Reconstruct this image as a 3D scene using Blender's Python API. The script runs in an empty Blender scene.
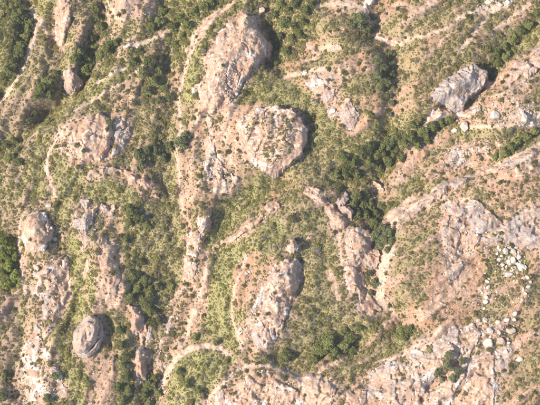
import bpy, math, random
import numpy as np
from mathutils import Vector, Matrix

# ------------------------------------------------------------------ camera, sky, sun, exposure
SC = bpy.context.scene
COL = SC.collection
R = math.radians
W0, H0 = 540.0, 405.0            # plan units of the survey sheet (photo pixels)
M_PX = 0.36                      # metres on the ground per unit
DIST, TILT = 620.0, R(9.0)
LENS = 36.0 * DIST / (W0 * M_PX)
FPX = W0 * LENS / 36.0
CAM = np.array([0.0, -DIST * math.sin(TILT), DIST * math.cos(TILT)])
FWD = -CAM / DIST
RGT = np.array([1.0, 0, 0])
UPV = np.cross(RGT, FWD)
cam_data = bpy.data.cameras.new('camera')
cam_data.lens = LENS; cam_data.sensor_width = 36.0; cam_data.sensor_fit = 'HORIZONTAL'
cam_data.clip_start = 1.0; cam_data.clip_end = 20000.0
cam = bpy.data.objects.new('camera', cam_data); COL.objects.link(cam)
cam.location = CAM
cam.rotation_euler = Vector(FWD).to_track_quat('-Z', 'Y').to_euler()
SC.camera = cam

SUN_EL, SUN_AZ = R(46.0), R(16.0)      # light travels towards +x, a little towards +y
LDIR = Vector((math.cos(SUN_EL) * math.cos(SUN_AZ), math.cos(SUN_EL) * math.sin(SUN_AZ), -math.sin(SUN_EL)))
world = bpy.data.worlds.new('World'); SC.world = world; world.use_nodes = True
wn = world.node_tree; wn.nodes.clear()
sky = wn.nodes.new('ShaderNodeTexSky'); sky.sky_type = 'NISHITA'; sky.sun_disc = False
sky.sun_elevation = SUN_EL; sky.sun_rotation = math.atan2(-LDIR.x, -LDIR.y) % (2 * math.pi)
sky.altitude = 500.0
bg = wn.nodes.new('ShaderNodeBackground'); bg.inputs['Strength'].default_value = 0.15
wo = wn.nodes.new('ShaderNodeOutputWorld')
wn.links.new(sky.outputs[0], bg.inputs[0]); wn.links.new(bg.outputs[0], wo.inputs[0])
sl = bpy.data.lights.new('sun', 'SUN'); sl.energy = 4.6; sl.angle = R(0.53); sl.color = (1.0, 0.93, 0.84)
so = bpy.data.objects.new('sun', sl); COL.objects.link(so)
so.rotation_euler = LDIR.to_track_quat('-Z', 'Y').to_euler(); so.location = (-200, -60, 300)
SC.view_settings.view_transform = 'Standard'; SC.view_settings.look = 'None'
SC.view_settings.gamma = 1.0; SC.view_settings.exposure = 1.08
SC.view_settings.use_curve_mapping = False

# ------------------------------------------------------------------ plan <-> ground
def at(px, py, z=0.0):
    a = (px - W0 / 2) / FPX; b = (H0 / 2 - py) / FPX
    d = RGT * a + UPV * b + FWD
    t = (z - CAM[2]) / d[2]
    p = CAM + d * t
    return p[0], p[1]
def uv(x, y):
    dx = x - CAM[0]; dy = y - CAM[1]; dz = -CAM[2]
    w = dx * FWD[0] + dy * FWD[1] + dz * FWD[2]
    a = dx / w
    b = (dx * UPV[0] + dy * UPV[1] + dz * UPV[2]) / w
    return a * FPX + W0 / 2, H0 / 2 - b * FPX

# ------------------------------------------------------------------ noise
def _h(ix, iy, s):
    n = (ix.astype(np.int64) * 374761393 + iy.astype(np.int64) * 668265263 + s * 974634777) & 0xffffffff
    n = ((n ^ (n >> 13)) * 1274126177) & 0xffffffff
    n = n ^ (n >> 16)
    return (n & 0xffff) * (2 * math.pi / 65536.0)
def pn(x, y, s=0):
    x = np.asarray(x, float); y = np.asarray(y, float)
    ix = np.floor(x); iy = np.floor(y); fx = x - ix; fy = y - iy
    def g(i, j):
        a = _h(ix + i, iy + j, s)
        return np.cos(a) * (fx - i) + np.sin(a) * (fy - j)
    ux = fx * fx * fx * (fx * (fx * 6 - 15) + 10); uy = fy * fy * fy * (fy * (fy * 6 - 15) + 10)
    n0 = g(0, 0) * (1 - ux) + g(1, 0) * ux; n1 = g(0, 1) * (1 - ux) + g(1, 1) * ux
    return (n0 * (1 - uy) + n1 * uy) * 1.5
def fbm(x, y, s=0, o=4, gain=0.5):
    t = 0; a = 1.0; k = 1.0; tot = 0
    for i in range(o):
        t = t + a * pn(x * k + 13.7 * i, y * k - 7.1 * i, s + i); tot += a; a *= gain; k *= 2.03
    return t / tot
def ss(e0, e1, x):
    t = np.clip((x - e0) / (e1 - e0), 0, 1); return t * t * (3 - 2 * t)

def poly_sd(P, x, y):
    """signed distance, positive inside"""
    P = np.asarray(P, float); d2 = np.full(x.shape, 1e18); ins = np.zeros(x.shape, bool)
    n = len(P)
    for i in range(n):
        ax, ay = P[i]; bx, by = P[(i + 1) % n]
        ex, ey = bx - ax, by - ay
        L = ex * ex + ey * ey + 1e-9
        t = np.clip(((x - ax) * ex + (y - ay) * ey) / L, 0, 1)
        d2 = np.minimum(d2, (x - ax - t * ex) ** 2 + (y - ay - t * ey) ** 2)
        c = (ay > y) != (by > y)
        if abs(ey) > 1e-9:
            ins ^= c & (x < (bx - ax) * (y - ay) / (by - ay) + ax)
    d = np.sqrt(d2)
    return np.where(ins, d, -d)
def stroke_sd(S, x, y):
    """S: (x, y, halfwidth) list; positive inside"""
    best = np.full(x.shape, -1e9)
    for (ax, ay, aw), (bx, by, bw) in zip(S[:-1], S[1:]):
        ex, ey = bx - ax, by - ay; L = ex * ex + ey * ey + 1e-9
        t = np.clip(((x - ax) * ex + (y - ay) * ey) / L, 0, 1)
        d = (aw + (bw - aw) * t) - np.hypot(x - ax - t * ex, y - ay - t * ey)
        best = np.maximum(best, d)
    return best

# ------------------------------------------------------------------ land use plan: (polygon, density, tint, size)
# tint 0 dry grey-brown .. 0.5 olive .. 1 fresh green
VEG = [
 ([(0,0),(28,0),(30,30),(22,65),(10,95),(-60,120),(-60,0)], .95,.8,1.15),
 ([(35,35),(48,40),(50,65),(58,80),(58,101),(20,101),(25,80),(35,50)], .75,.5,1.0),
 ([(-60,110),(0,101),(40,90),(55,98),(35,120),(10,135),(-60,150)], .72,.2,.9),
 ([(0,135),(15,128),(40,112),(60,115),(38,165),(30,200),(0,200),(-60,200),(-60,150)], .85,.55,1.0),
 ([(100,95),(135,75),(172,72),(172,118),(150,135),(132,150),(130,125),(110,112)], .82,.5,1.0),
 ([(60,101),(95,80),(135,60),(140,75),(90,100),(60,115),(42,130),(38,165),(46,200),(32,200),(28,150),(40,120)], .92,.8,1.0),
 ([(35,0),(55,0),(50,15),(38,17)], .93,.85,.9),
 ([(62,0),(100,0),(112,40),(95,48),(75,42),(72,20)], .78,.35,1.0),
 ([(100,20),(135,20),(160,20),(165,60),(135,60),(100,80),(70,95),(60,70),(80,50),(105,45)], .85,.65,1.1),
 ([(113,-40),(152,-40),(156,12),(145,22),(122,18),(113,5)], .3,.3,.9),
 ([(135,52),(165,40),(178,70),(176,100),(170,118),(135,118),(108,112),(112,95),(125,82)], .82,.5,1.1),
 ([(118,82),(135,80),(140,95),(120,105),(108,108)], .6,.4,1.0),
 ([(158,-40),(235,-40),(232,0),(200,30),(185,55),(175,70),(165,40),(158,20)], .93,.7,1.15),
 ([(240,0),(252,5),(225,20),(205,50),(200,80),(196,104),(183,104),(187,70),(205,35),(225,12)], .97,.85,.95),
 ([(262,-40),(350,-40),(345,2),(330,14),(316,20),(312,45),(297,55),(285,60),(275,58),(268,30)], .95,.6,1.15),
 ([(328,10),(345,25),(358,42),(385,50),(390,100),(365,103),(345,92),(335,78),(310,72),(290,62),(310,42)], .76,.5,1.05),
 ([(240,85),(268,76),(300,85),(320,90),(335,110),(340,135),(330,160),(310,165),(300,165),(308,145),(312,120),(295,108),(250,104),(235,112),(222,100)], .97,.72,.9),
 ([(300,160),(340,135),(345,185),(310,190),(280,200),(268,182)], .82,.5,1.0),
 ([(332,142),(380,125),(440,105),(470,92),(482,105),(430,140),(400,167),(365,182),(332,187)], .97,.6,1.15),
 ([(390,-40),(480,-40),(478,20),(455,60),(432,75),(420,95),(400,130),(392,80)], .78,.45,.95),
 ([(540,5),(600,-30),(600,10),(540,38),(515,60),(505,78),(490,76),(480,68),(500,42)], .96,.7,1.05),
 ([(405,140),(470,135),(500,160),(430,180),(400,200),(385,205)], .7,.4,.95),
 ([(430,178),(408,198),(388,214),(385,208),(402,186),(420,172)], .93,.7,1.0),
 ([(500,140),(535,122),(600,90),(600,115),(525,147),(495,167),(488,156)], .96,.65,1.05),
 ([(480,175),(540,150),(600,130),(600,175),(540,190),(500,197)], .7,.5,.95),
 ([(385,228),(420,205),(440,215),(432,260),(420,330),(390,330),(388,260)], .78,.5,.95),
 ([(440,255),(490,250),(482,300),(420,322),(428,290)], .3,.35,.9),
 ([(480,290),(530,285),(532,318),(505,325),(470,322)], .8,.3,.95),
 ([(500,365),(540,335),(600,330),(600,450),(505,450)], .68,.5,1.0),
 ([(265,200),(320,205),(335,240),(345,300),(335,322),(300,342),(285,330),(302,290),(305,260),(280,228)], .86,.6,.95),
 ([(205,240),(230,235),(268,200),(288,240),(262,252),(242,280),(236,330),(246,362),(225,347),(205,330),(210,290),(208,260)], .94,.85,.88),
 ([(232,268),(262,250),(258,290),(238,312)], .5,.5,.9),
 ([(170,360),(190,350),(215,352),(240,357),(215,387),(190,410),(190,450),(160,450)], .97,.8,.95),
 ([(275,330),(350,315),(400,320),(412,345),(370,370),(340,395),(330,387),(290,372),(260,362)], .86,.55,1.0),
 ([(110,197),(185,190),(180,300),(130,322),(122,270),(112,240)], .95,.55,1.0),
 ([(53,150),(82,180),(76,235),(56,215),(50,180)], .95,.7,.85),
 ([(85,180),(105,175),(145,197),(125,207),(85,202)], .97,.72,.88),
 ([(55,235),(95,240),(98,300),(80,325),(65,322),(66,270)], .96,.88,.95),
 ([(-60,200),(0,230),(18,235),(22,290),(-60,290)], 1.0,1.0,1.2),
 ([(0,200),(20,200),(16,235),(0,232)], .7,.5,1.0),
 ([(-60,290),(18,290),(18,405),(0,450),(-60,450)], .62,.3,1.0),
 ([(40,335),(60,320),(75,365),(90,375),(90,450),(40,450),(62,380)], .9,.8,1.0),
 ([(105,300),(135,320),(142,405),(142,450),(110,450),(116,350)], .92,.5,1.0),
 ([(88,355),(115,350),(115,450),(88,450)], .4,.4,.9),
 ([(100,250),(122,255),(125,305),(105,312)], .35,.35,.9),
 ([(175,105),(205,105),(207,145),(200,205),(180,215)], .72,.4,1.0),
 ([(228,160),(250,165),(275,180),(268,198),(250,212),(210,247),(203,230),(225,200)], .97,.85,.95),
 ([(185,215),(210,225),(200,250),(182,280)], .75,.6,1.0),
 ([(440,195),(480,215),(490,245),(445,250)], .3,.35,1.0),
 ([(405,300),(480,300),(475,325),(415,330)], .5,.5,.95),
]
# bare strips and trails: (stroke, pale)
BARE = [
 ([(33,22,2),(32,40,1.6),(25,60,1.7),(18,75,1.8),(8,90,2.2),(0,98,3),(-30,120,3)], .8),
 ([(30,8,3),(35,15,2.5),(42,22,2.5),(46,30,1.5)], .7),
 ([(233,3,1.2),(215,18,1.5),(200,35,1.6),(190,55,1.5),(183,75,1.5),(178,100,1.6)], .55),
 ([(222,8,1),(205,22,1.5),(195,35,1.5),(186,52,1.0)], .6),
 ([(98,82,1.5),(112,74,1.6),(126,68,1.4)], .9),
 ([(136,46,1.5),(150,40,1.5),(165,33,1.6),(178,22,1.0)], .8),
 ([(500,5,1.5),(485,20,1.5),(470,40,2),(458,54,2.2)], .8),
 ([(530,3,2),(515,15,2.5),(500,28,2.5),(490,36,2)], .4),
 ([(455,22,2),(480,12,3),(505,6,3)], .9),
 ([(405,42,1.2),(430,38,1.5),(455,28,1.5)], .5),
 ([(285,76,2),(305,73,2.6),(325,71,2)], .6),
 ([(320,48,1),(332,50,4),(340,52,2)], .4),
 ([(308,42,2),(318,58,2.5),(300,62,2)], .4),
 ([(372,33,2),(385,40,2.5),(400,45,2)], .9),
 ([(316,8,1.5),(330,4,3),(355,6,3),(366,14,3)], .6),
 ([(212,348,2),(222,352,2.5),(230,354,2)], .7),
 ([(150,400,2),(162,382,2.5),(172,362,2.5),(188,349,2.5),(205,346,2.5),(225,350,2)], .7),
 ([(200,300,2),(190,320,2),(182,345,2.5)], .6),
 ([(473,405,1.2),(464,380,1),(470,362,.9),(480,340,.8)], .8),
 ([(495,405,1),(492,375,1),(500,350,1)], .5),
 ([(390,250,4),(382,270,4),(380,300,4),(395,315,3)], .5),
 ([(390,215,3),(398,208,3),(420,192,2)], .4),
 ([(470,272,4),(457,285,4),(450,298,3)], .1),
 ([(440,300,5),(430,310,5),(420,318,4)], .1),
 ([(480,290,3),(490,300,2)], .3),
 ([(515,345,4),(505,352,5),(500,365,3)], .1),
 ([(225,192,2),(212,193,2),(218,190,2)], .7),
 ([(328,272,3),(336,290,3),(338,300,2)], .2),
 ([(310,377,2),(330,365,2.5),(342,360,2)], .3),
 ([(395,5,3),(420,15,3),(432,6,3)], .0),
 ([(62,134,1.1),(51,149,1.3),(47,166,1.4),(51,184,1.4),(57,198,1.2)], .8),
 ([(178,100,1.4),(181,128,1.3),(176,150,1.2),(180,185,1.2),(183,215,1.2)], .5),
 ([(386,228,1),(420,202,1.2),(440,185,1.2),(470,177,1.2),(500,164,1.2),(540,146,1.4)], .9),
 ([(442,206,1.1),(468,201,1.3),(484,211,1.4),(496,224,1.2),(512,220,1)], .9),
 ([(207,252,1.2),(206,275,1.4),(200,298,2),(188,322,1.8)], .6),
 ([(208,120,1.6),(213,145,1.8),(222,168,1.8),(236,184,2)], .8),
 ([(303,188,1.3),(324,206,1.5),(338,235,1.5),(342,262,1.3),(352,296,1.4),(372,316,1.6)], .6),
 ([(247,256,1),(234,290,1.2),(232,320,1.2),(243,350,1.3)], .5),
 ([(202,404,1.2),(224,384,1.4),(246,366,1.4),(270,366,1.3),(296,378,1.2)], .8),
 ([(440,328,1.2),(428,345,1.4),(412,358,1.4)], .8), ([(375,362,1.2),(400,356,1.4),(420,344,1.2)], .6),
 ([(160,60,1.1),(140,68,1.0),(120,84,1.0),(98,98,1.1),(75,112,1.0)], .5),
 ([(460,30,1.2),(440,45,1),(425,62,1)], .3), ([(470,128,1.3),(500,130,1.4),(530,124,1.4)], .6),
 ([(28,205,1.1),(18,230,1.2),(20,262,1.2),(24,292,1.2)], .5), ([(66,258,1.3),(70,290,1.4),(60,312,1.6),(44,336,1.8)], .8),
 ([(108,0,1.2),(116,18,1.2),(130,26,1.1)], .6),
]
# bare rock pavement between the outcrops: (polygon, strength)
ROCKY = [
 ([(385,225),(410,205),(440,185),(480,175),(540,150),(600,130),(600,260),(540,262),(500,250),(470,260),(450,300),(430,300),(440,250),(430,230),(400,235)], .75),
 ([(360,375),(400,355),(445,325),(520,325),(540,335),(510,360),(500,450),(350,450)], .95),
 ([(200,405),(250,366),(300,376),(335,370),(350,383),(368,385),(360,450),(195,450)], .9),
 ([(300,186),(330,205),(350,225),(385,255),(395,310),(375,320),(350,300),(338,258),(325,215)], .9),
 ([(235,290),(262,255),(300,255),(304,285),(292,335),(270,355),(245,352),(232,320)], .4),
 ([(195,105),(240,100),(238,150),(262,175),(240,195),(205,195),(183,215),(180,160),(190,120)], .75),
 ([(190,110),(197,85),(225,27),(258,12),(272,40),(250,88),(220,120)], .9),
 ([(55,150),(70,120),(105,112),(132,120),(132,145),(105,168),(75,165)], .85),
 ([(15,225),(35,208),(58,215),(70,250),(70,300),(50,335),(70,395),(60,410),(15,410),(18,350),(25,300),(18,260)], .8),
 ([(70,205),(120,203),(122,250),(125,310),(100,312),(90,260),(78,235)], .75),
 ([(150,405),(152,360),(170,300),(200,250),(185,225),(212,212),(205,260),(208,310),(190,345),(172,362),(165,405)], .8),
 ([(45,30),(55,0),(75,0),(72,30),(62,55),(52,75),(50,50)], .65),
 ([(420,130),(435,95),(470,66),(515,62),(540,42),(600,10),(600,60),(540,80),(500,100),(540,105),(600,100),(600,135),(540,132),(485,130),(460,120)], .8),
 ([(435,170),(450,142),(510,140),(490,160),(460,172)], .8),
 ([(300,85),(320,75),(345,95),(360,115),(355,140),(330,120)], .8),
 ([(315,10),(345,-5),(380,-5),(376,30),(400,42),(395,50),(365,35),(345,15)], .6),
 ([(110,-10),(155,-10),(155,15),(140,22),(118,18)], .6),
 ([(210,250),(240,228),(275,195),(283,208),(255,232),(225,248)], .8),
 ([(85,182),(98,166),(145,170),(162,185),(160,203),(140,195),(110,182)], .7),
 ([(125,305),(140,308),(148,330),(146,375),(132,380),(134,345)], .8),
]
# relief: (polyline, sigma, height in m)
RELIEF = [
 ([(28,0),(28,30),(15,70),(0,95)], 9,-3.5), ([(52,20),(57,60),(57,100),(20,130),(0,150)], 9,-4),
 ([(105,10),(92,55),(72,93),(40,115)], 9,-4), ([(165,0),(172,60),(172,110),(165,160),(180,220),(178,290),(150,330),(145,405)], 10,-2.6),
 ([(382,5),(374,32),(393,45),(393,100),(387,150),(375,200),(375,250),(372,290),(400,322)], 10,-4.2),
 ([(475,95),(400,160),(345,178)], 12,-4), ([(540,20),(495,72)], 10,-3), ([(312,45),(280,60),(268,0)], 12,-4),
 ([(282,182),(240,205),(205,250)], 11,-4), ([(285,360),(340,350),(400,335)], 12,-3.5), ([(200,300),(180,330),(160,385)], 9,-3),
 ([(65,235),(75,260),(70,320)], 9,-3), ([(18,240),(20,300),(18,400)], 9,-2.2), ([(150,240),(150,300)], 20,-1.5),
 ([(540,130),(490,160),(430,180),(390,212)], 9,-3.5),
 ([(235,50),(215,90)], 24,4), ([(272,140),(271,142)], 32,3.5), ([(92,140),(93,145)], 26,3.5), ([(335,45),(350,90)], 22,5),
 ([(280,260),(270,330)], 30,5), ([(430,40),(410,90)], 36,5), ([(520,170),(400,270)], 28,5), ([(440,370),(520,370)], 34,3),
 ([(130,8),(131,9)], 16,3), ([(85,230),(110,290)], 16,3.5), ([(35,230),(36,260)], 16,3), ([(15,55),(5,75)], 10,2.5), ([(65,60),(45,80)], 8,2),
 ([(311,116),(313,130),(311,148)], 3.5,-2.4), ([(492,68),(491,84)], 4,-2), ([(268,24),(272,44),(268,64)], 4,-2.6), ([(83,73),(83,88)], 4,-2.6), ([(108,318),(108,345)], 4,-1.8), ([(303,262),(302,292)], 3.5,-2),  # hollows carved right of the rocks to strengthen the shadows there
 ([(500,120),(530,90)], 22,3.5), ([(230,385),(330,395)], 18,3.5), ([(200,170),(195,260)], 10,3), ([(190,385),(205,370)], 14,3),
]
def base_height(x, y):
    u, v = uv(x, y)
    wu = u + 11 * fbm(u / 32, v / 32, 11, 4); wv = v + 11 * fbm(u / 32 + 9, v / 32, 12, 4)
    z = np.zeros_like(u)
    for P, s, h in RELIEF:
        q = np.array(P, float); m = 3.2 * s
        sel = np.where((wu > q[:, 0].min() - m) & (wu < q[:, 0].max() + m) & (wv > q[:, 1].min() - m) & (wv < q[:, 1].max() + m))
        sd = stroke_sd([(a, b, 0) for a, b in P], wu[sel], wv[sel])
        z[sel] += 1.2 * h * np.exp(-(sd / s) ** 2 * .5)
    far = ss(0, 260, np.maximum(np.maximum(-u, u - W0), np.maximum(-v, v - H0)))
    rr = np.hypot(x, y)
    z += 2.2 * fbm(x / 20, y / 20, 21, 4) + .9 * fbm(x / 5.5, y / 5.5, 31, 4, .55)
    z += far * (9 * fbm(x / 60, y / 60, 41, 4) + np.clip(rr / 700, 0, 1.5) * 40 * fbm(x / 400, y / 400, 51, 3))
    return z

def axis(lo, hi, step, far):
    c = list(np.arange(lo, hi + step * .5, step)); a = lo; s = step; L = []
    while a > -far: s *= 1.10; a -= s; L.append(a)
    b = hi; s = step; U = []
    while b < far: s *= 1.10; b += s; U.append(b)
    return np.array(L[::-1] + c + U), len(L)
STEP = 0.25
XLO, YLO, XHI, YHI = -112.0, -86.0, 112.0, 90.0
ax, ox = axis(XLO, XHI, STEP, 2200.0)
ay, oy = axis(YLO, YHI, STEP, 2200.0)
GX, GY = np.meshgrid(ax, ay)
def fine(A):
    """bilinear in-betweens of every second row and column"""
    ny, nx = GX.shape; B = np.zeros((ny, nx)); a2 = ax[::2]; b2 = ay[::2]
    i = np.clip(np.searchsorted(a2, ax, side='right') - 1, 0, len(a2) - 2); j = np.clip(np.searchsorted(b2, ay, side='right') - 1, 0, len(b2) - 2)
    fx = ((ax - a2[i]) / (a2[i + 1] - a2[i]))[None, :]; fy = ((ay - b2[j]) / (b2[j + 1] - b2[j]))[:, None]
    r0 = A[j]; r1 = A[j + 1]
    return (r0[:, i] * (1 - fx) + r0[:, i + 1] * fx) * (1 - fy) + (r1[:, i] * (1 - fx) + r1[:, i + 1] * fx) * fy
CX, CY = GX[::2, ::2], GY[::2, ::2]
GZ = fine(base_height(CX, CY)) + .3 * fbm(GX / 2.2, GY / 2.2, 33, 2) + .12 * fbm(GX / .9, GY / .9, 35, 2)
NXC = int(round((XHI - XLO) / STEP)) + 1; NYC = int(round((YHI - YLO) / STEP)) + 1
TOP = GZ[oy:oy + NYC, ox:ox + NXC].copy()         # ground + rock heights over the dense part
ONROCK = np.zeros_like(TOP)
def bil(A, x, y):
    fx = np.clip((x - XLO) / STEP, 0, NXC - 1.001); fy = np.clip((y - YLO) / STEP, 0, NYC - 1.001)
    i = fx.astype(int); j = fy.astype(int); fx = fx - i; fy = fy - j
    return (A[j, i] * (1 - fx) + A[j, i + 1] * fx) * (1 - fy) + (A[j + 1, i] * (1 - fx) + A[j + 1, i + 1] * fx) * fy
BASE = TOP.copy()

def ribs(x, y):
    """-1 groove .. +1 rib: the grain of the slope, steep on the left, diagonal on the right"""
    wx = x + 5 * fbm(x / 30, y / 30, 81, 3); wy = y + 5 * fbm(x / 30, y / 30, 82, 3)
    out = 0
    for th, wgt, sd in ((R(70), ss(25, -25, x), 83), (R(32), ss(-25, 25, x), 85)):
        a = (-wx * math.sin(th) + wy * math.cos(th)); b = (wx * math.cos(th) + wy * math.sin(th))
        n_ = .7 * pn(a / 5.2, b / 34, sd) + .45 * pn(a / 2.4 + 7, b / 18, sd + 1)
        out = out + wgt * n_
    return np.clip(out * 1.5, -1, 1) * ss(260, 130, np.hypot(x, y))
def plan_fields(x, y):
    """density, tint, size, pale, grey over ground points"""
    u, v = uv(x, y)
    wu = u + 4.5 * fbm(u / 14, v / 14, 61, 3) + 1.2 * fbm(u / 3, v / 3, 63, 2)
    wv = v + 4.5 * fbm(u / 14 + 5, v / 14, 62, 3) + 1.2 * fbm(u / 3, v / 3 + 4, 64, 2)
    dens = .74 + .14 * ss(215, 170, u) + .5 * fbm(u / 30, v / 30, 65, 3); tint = .5 + .4 * fbm(u / 25, v / 25, 66, 3); size = np.ones_like(u); 
    for P, d, t, s in VEG:
        q = np.array(P, float)
        sel = np.where((wu > q[:, 0].min() - 3) & (wu < q[:, 0].max() + 3) & (wv > q[:, 1].min() - 3) & (wv < q[:, 1].max() + 3))
        k = ss(-2.2, 2.2, poly_sd(P, wu[sel], wv[sel]))
        dens[sel] = dens[sel] * (1 - k) + d * k; tint[sel] = tint[sel] * (1 - k) + t * k; size[sel] = size[sel] * (1 - k) + s * k
    pale = np.clip(.28 + .8 * fbm(u / 9, v / 9, 67, 4), 0, 1) * .75
    w1 = u + 2.2 * fbm(u / 7, v / 7, 68, 3); w2 = v + 2.2 * fbm(u / 7, v / 7, 69, 3); brk = ss(-.8, -.05, fbm(u / 4, v / 4, 70, 2))
    trail = np.zeros_like(u)
    for S, p in BARE:
        q = np.array(S, float); m = q[:, 2].max() + 4
        sel = np.where((u > q[:, 0].min() - m) & (u < q[:, 0].max() + m) & (v > q[:, 1].min() - m) & (v < q[:, 1].max() + m))
        k = ss(-1.2, .9, stroke_sd(S, w1[sel], w2[sel])) * brk[sel]
        dens[sel] = dens[sel] * (1 - k); pale[sel] = pale[sel] * (1 - k) + .3 * p * k; trail[sel] = np.maximum(trail[sel], k * (.35 + .65 * p))
    rn = .55 + .9 * fbm(u / 8, v / 8, 73, 3)
    for P, p in ROCKY:
        q = np.array(P, float)
        sel = np.where((wu > q[:, 0].min() - 3) & (wu < q[:, 0].max() + 3) & (wv > q[:, 1].min() - 3) & (wv < q[:, 1].max() + 3))
        k = ss(-3, 2.5, poly_sd(P, wu[sel], wv[sel])) * np.clip(p * (.45 + rn[sel]), 0, 1)
        pale[sel] = np.maximum(pale[sel], k); dens[sel] *= 1 - .3 * k
    rb = ribs(x, y)
    loose = (1 - .8 * ss(.82, .94, dens)) * (1 - .45 * ss(200, 150, u))
    dens = np.clip(dens * (1 - .45 * loose * ss(.1, .7, rb)) + .22 * ss(-.1, -.65, rb) * ss(.05, .3, dens), 0, 1)
    pale = np.clip(pale + .55 * loose * ss(.15, .75, rb), 0, 1)
    return dens, tint, size, pale, trail

# ------------------------------------------------------------------ materials
def nt(name):
    m = bpy.data.materials.new(name); m.use_nodes = True; t = m.node_tree; t.nodes.clear()
    o = t.nodes.new('ShaderNodeOutputMaterial'); p = t.nodes.new('ShaderNodeBsdfPrincipled')
    p.inputs['Roughness'].default_value = .95
    p.inputs['Specular IOR Level'].default_value = .12
    t.links.new(p.outputs[0], o.inputs[0]); return m, t, p
class N:
    def __init__(s, t): s.t = t
    def n(s, typ, **k):
        q = s.t.nodes.new(typ)
        for a, b in k.items(): setattr(q, a, b)
        return q
    def link(s, a, b): s.t.links.new(a, b)
    def noise(s, vec, scale, detail=4, rough=.55, dist=0):
        q = s.n('ShaderNodeTexNoise'); q.inputs['Scale'].default_value = scale; q.inputs['Detail'].default_value = detail
        q.inputs['Roughness'].default_value = rough; q.inputs['Distortion'].default_value = dist
        s.link(vec, q.inputs['Vector']); return q.outputs['Fac']
    def ramp(s, fac, lo, hi):
        q = s.n('ShaderNodeMapRange'); q.interpolation_type = 'SMOOTHSTEP'
        q.inputs['From Min'].default_value = lo; q.inputs['From Max'].default_value = hi
        s.link(fac, q.inputs['Value']); return q.outputs['Result']
    def mix(s, f, a, b, mode='MIX'):
        q = s.n('ShaderNodeMix', data_type='RGBA', blend_type=mode)
        for sock, val in ((q.inputs[0], f), (q.inputs[6], a), (q.inputs[7], b)):
            if isinstance(val, (int, float)): sock.default_value = val
            elif isinstance(val, tuple): sock.default_value = val + (1,)
            else: s.link(val, sock)
        return q.outputs[2]
    def math(s, op, a, b=0.0, clamp=False):
        q = s.n('ShaderNodeMath', operation=op); q.use_clamp = clamp
        for i, val in enumerate((a, b)):
            if isinstance(val, (int, float)): q.inputs[i].default_value = val
            else: s.link(val, q.inputs[i])
        return q.outputs[0]

def rock_colour(k, pos, gy, wh, so_):
    """pink granite: cream sheets, weathering bands that follow the form, grey patina, white scars"""
    n1 = k.noise(pos, .2, 5, .6); n3 = k.noise(pos, 2.4, 4, .62); n4 = k.noise(pos, .55, 5, .65)
    mp = k.n('ShaderNodeMapping'); mp.inputs['Scale'].default_value = (.5, 1.7, .8); mp.inputs['Rotation'].default_value = (0, 0, R(-32)); k.link(pos, mp.inputs['Vector'])
    n5 = k.noise(mp.outputs[0], .8, 5, .65, .8)
    z = k.n('ShaderNodeSeparateXYZ'); k.link(pos, z.inputs[0])
    w = k.math('ADD', k.math('MULTIPLY', z.outputs[2], .85), k.math('MULTIPLY', n1, 5.0))
    bn = k.n('ShaderNodeTexNoise'); bn.noise_dimensions = '1D'; bn.inputs['Scale'].default_value = 1.5; bn.inputs['Detail'].default_value = 3; k.link(w, bn.inputs['W'])
    n2 = k.math('ADD', k.math('MULTIPLY', bn.outputs['Fac'], .5), k.math('MULTIPLY', n5, .5))
    c = k.mix(k.ramp(k.math('ADD', k.math('MULTIPLY', n1, .5), k.math('MULTIPLY', n4, .5)), .36, .62), (.31, .18, .115), (.40, .27, .18))
    c = k.mix(k.math('MULTIPLY', so_, .8), c, (.34, .185, .105))
    c = k.mix(k.math('MULTIPLY', k.ramp(n2, .52, .63), .85), c, (.51, .395, .30))
    g = k.mix(k.ramp(n3, .35, .65), (.22, .178, .155), (.345, .285, .245))
    gf = k.ramp(k.math('ADD', k.math('MULTIPLY', k.math('ADD', n2, n4), .45), k.math('MULTIPLY', gy, .62)), .68, .98)
    c = k.mix(k.math('MULTIPLY', gf, .9), c, g)
    wf = k.ramp(k.math('ADD', k.math('ADD', k.math('MULTIPLY', n4, .5), k.math('MULTIPLY', n3, .5)), k.math('MULTIPLY', wh, .3)), .66, .77)
    c = k.mix(wf, c, (.56, .475, .40))
    c = k.mix(k.math('MULTIPLY', k.ramp(n2, .46, .36), .7), c, (.165, .108, .082))
    c = k.mix(k.math('MULTIPLY', k.ramp(n3, .58, .70), .4), c, (.19, .14, .105))
    return c, n2, n3
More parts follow.
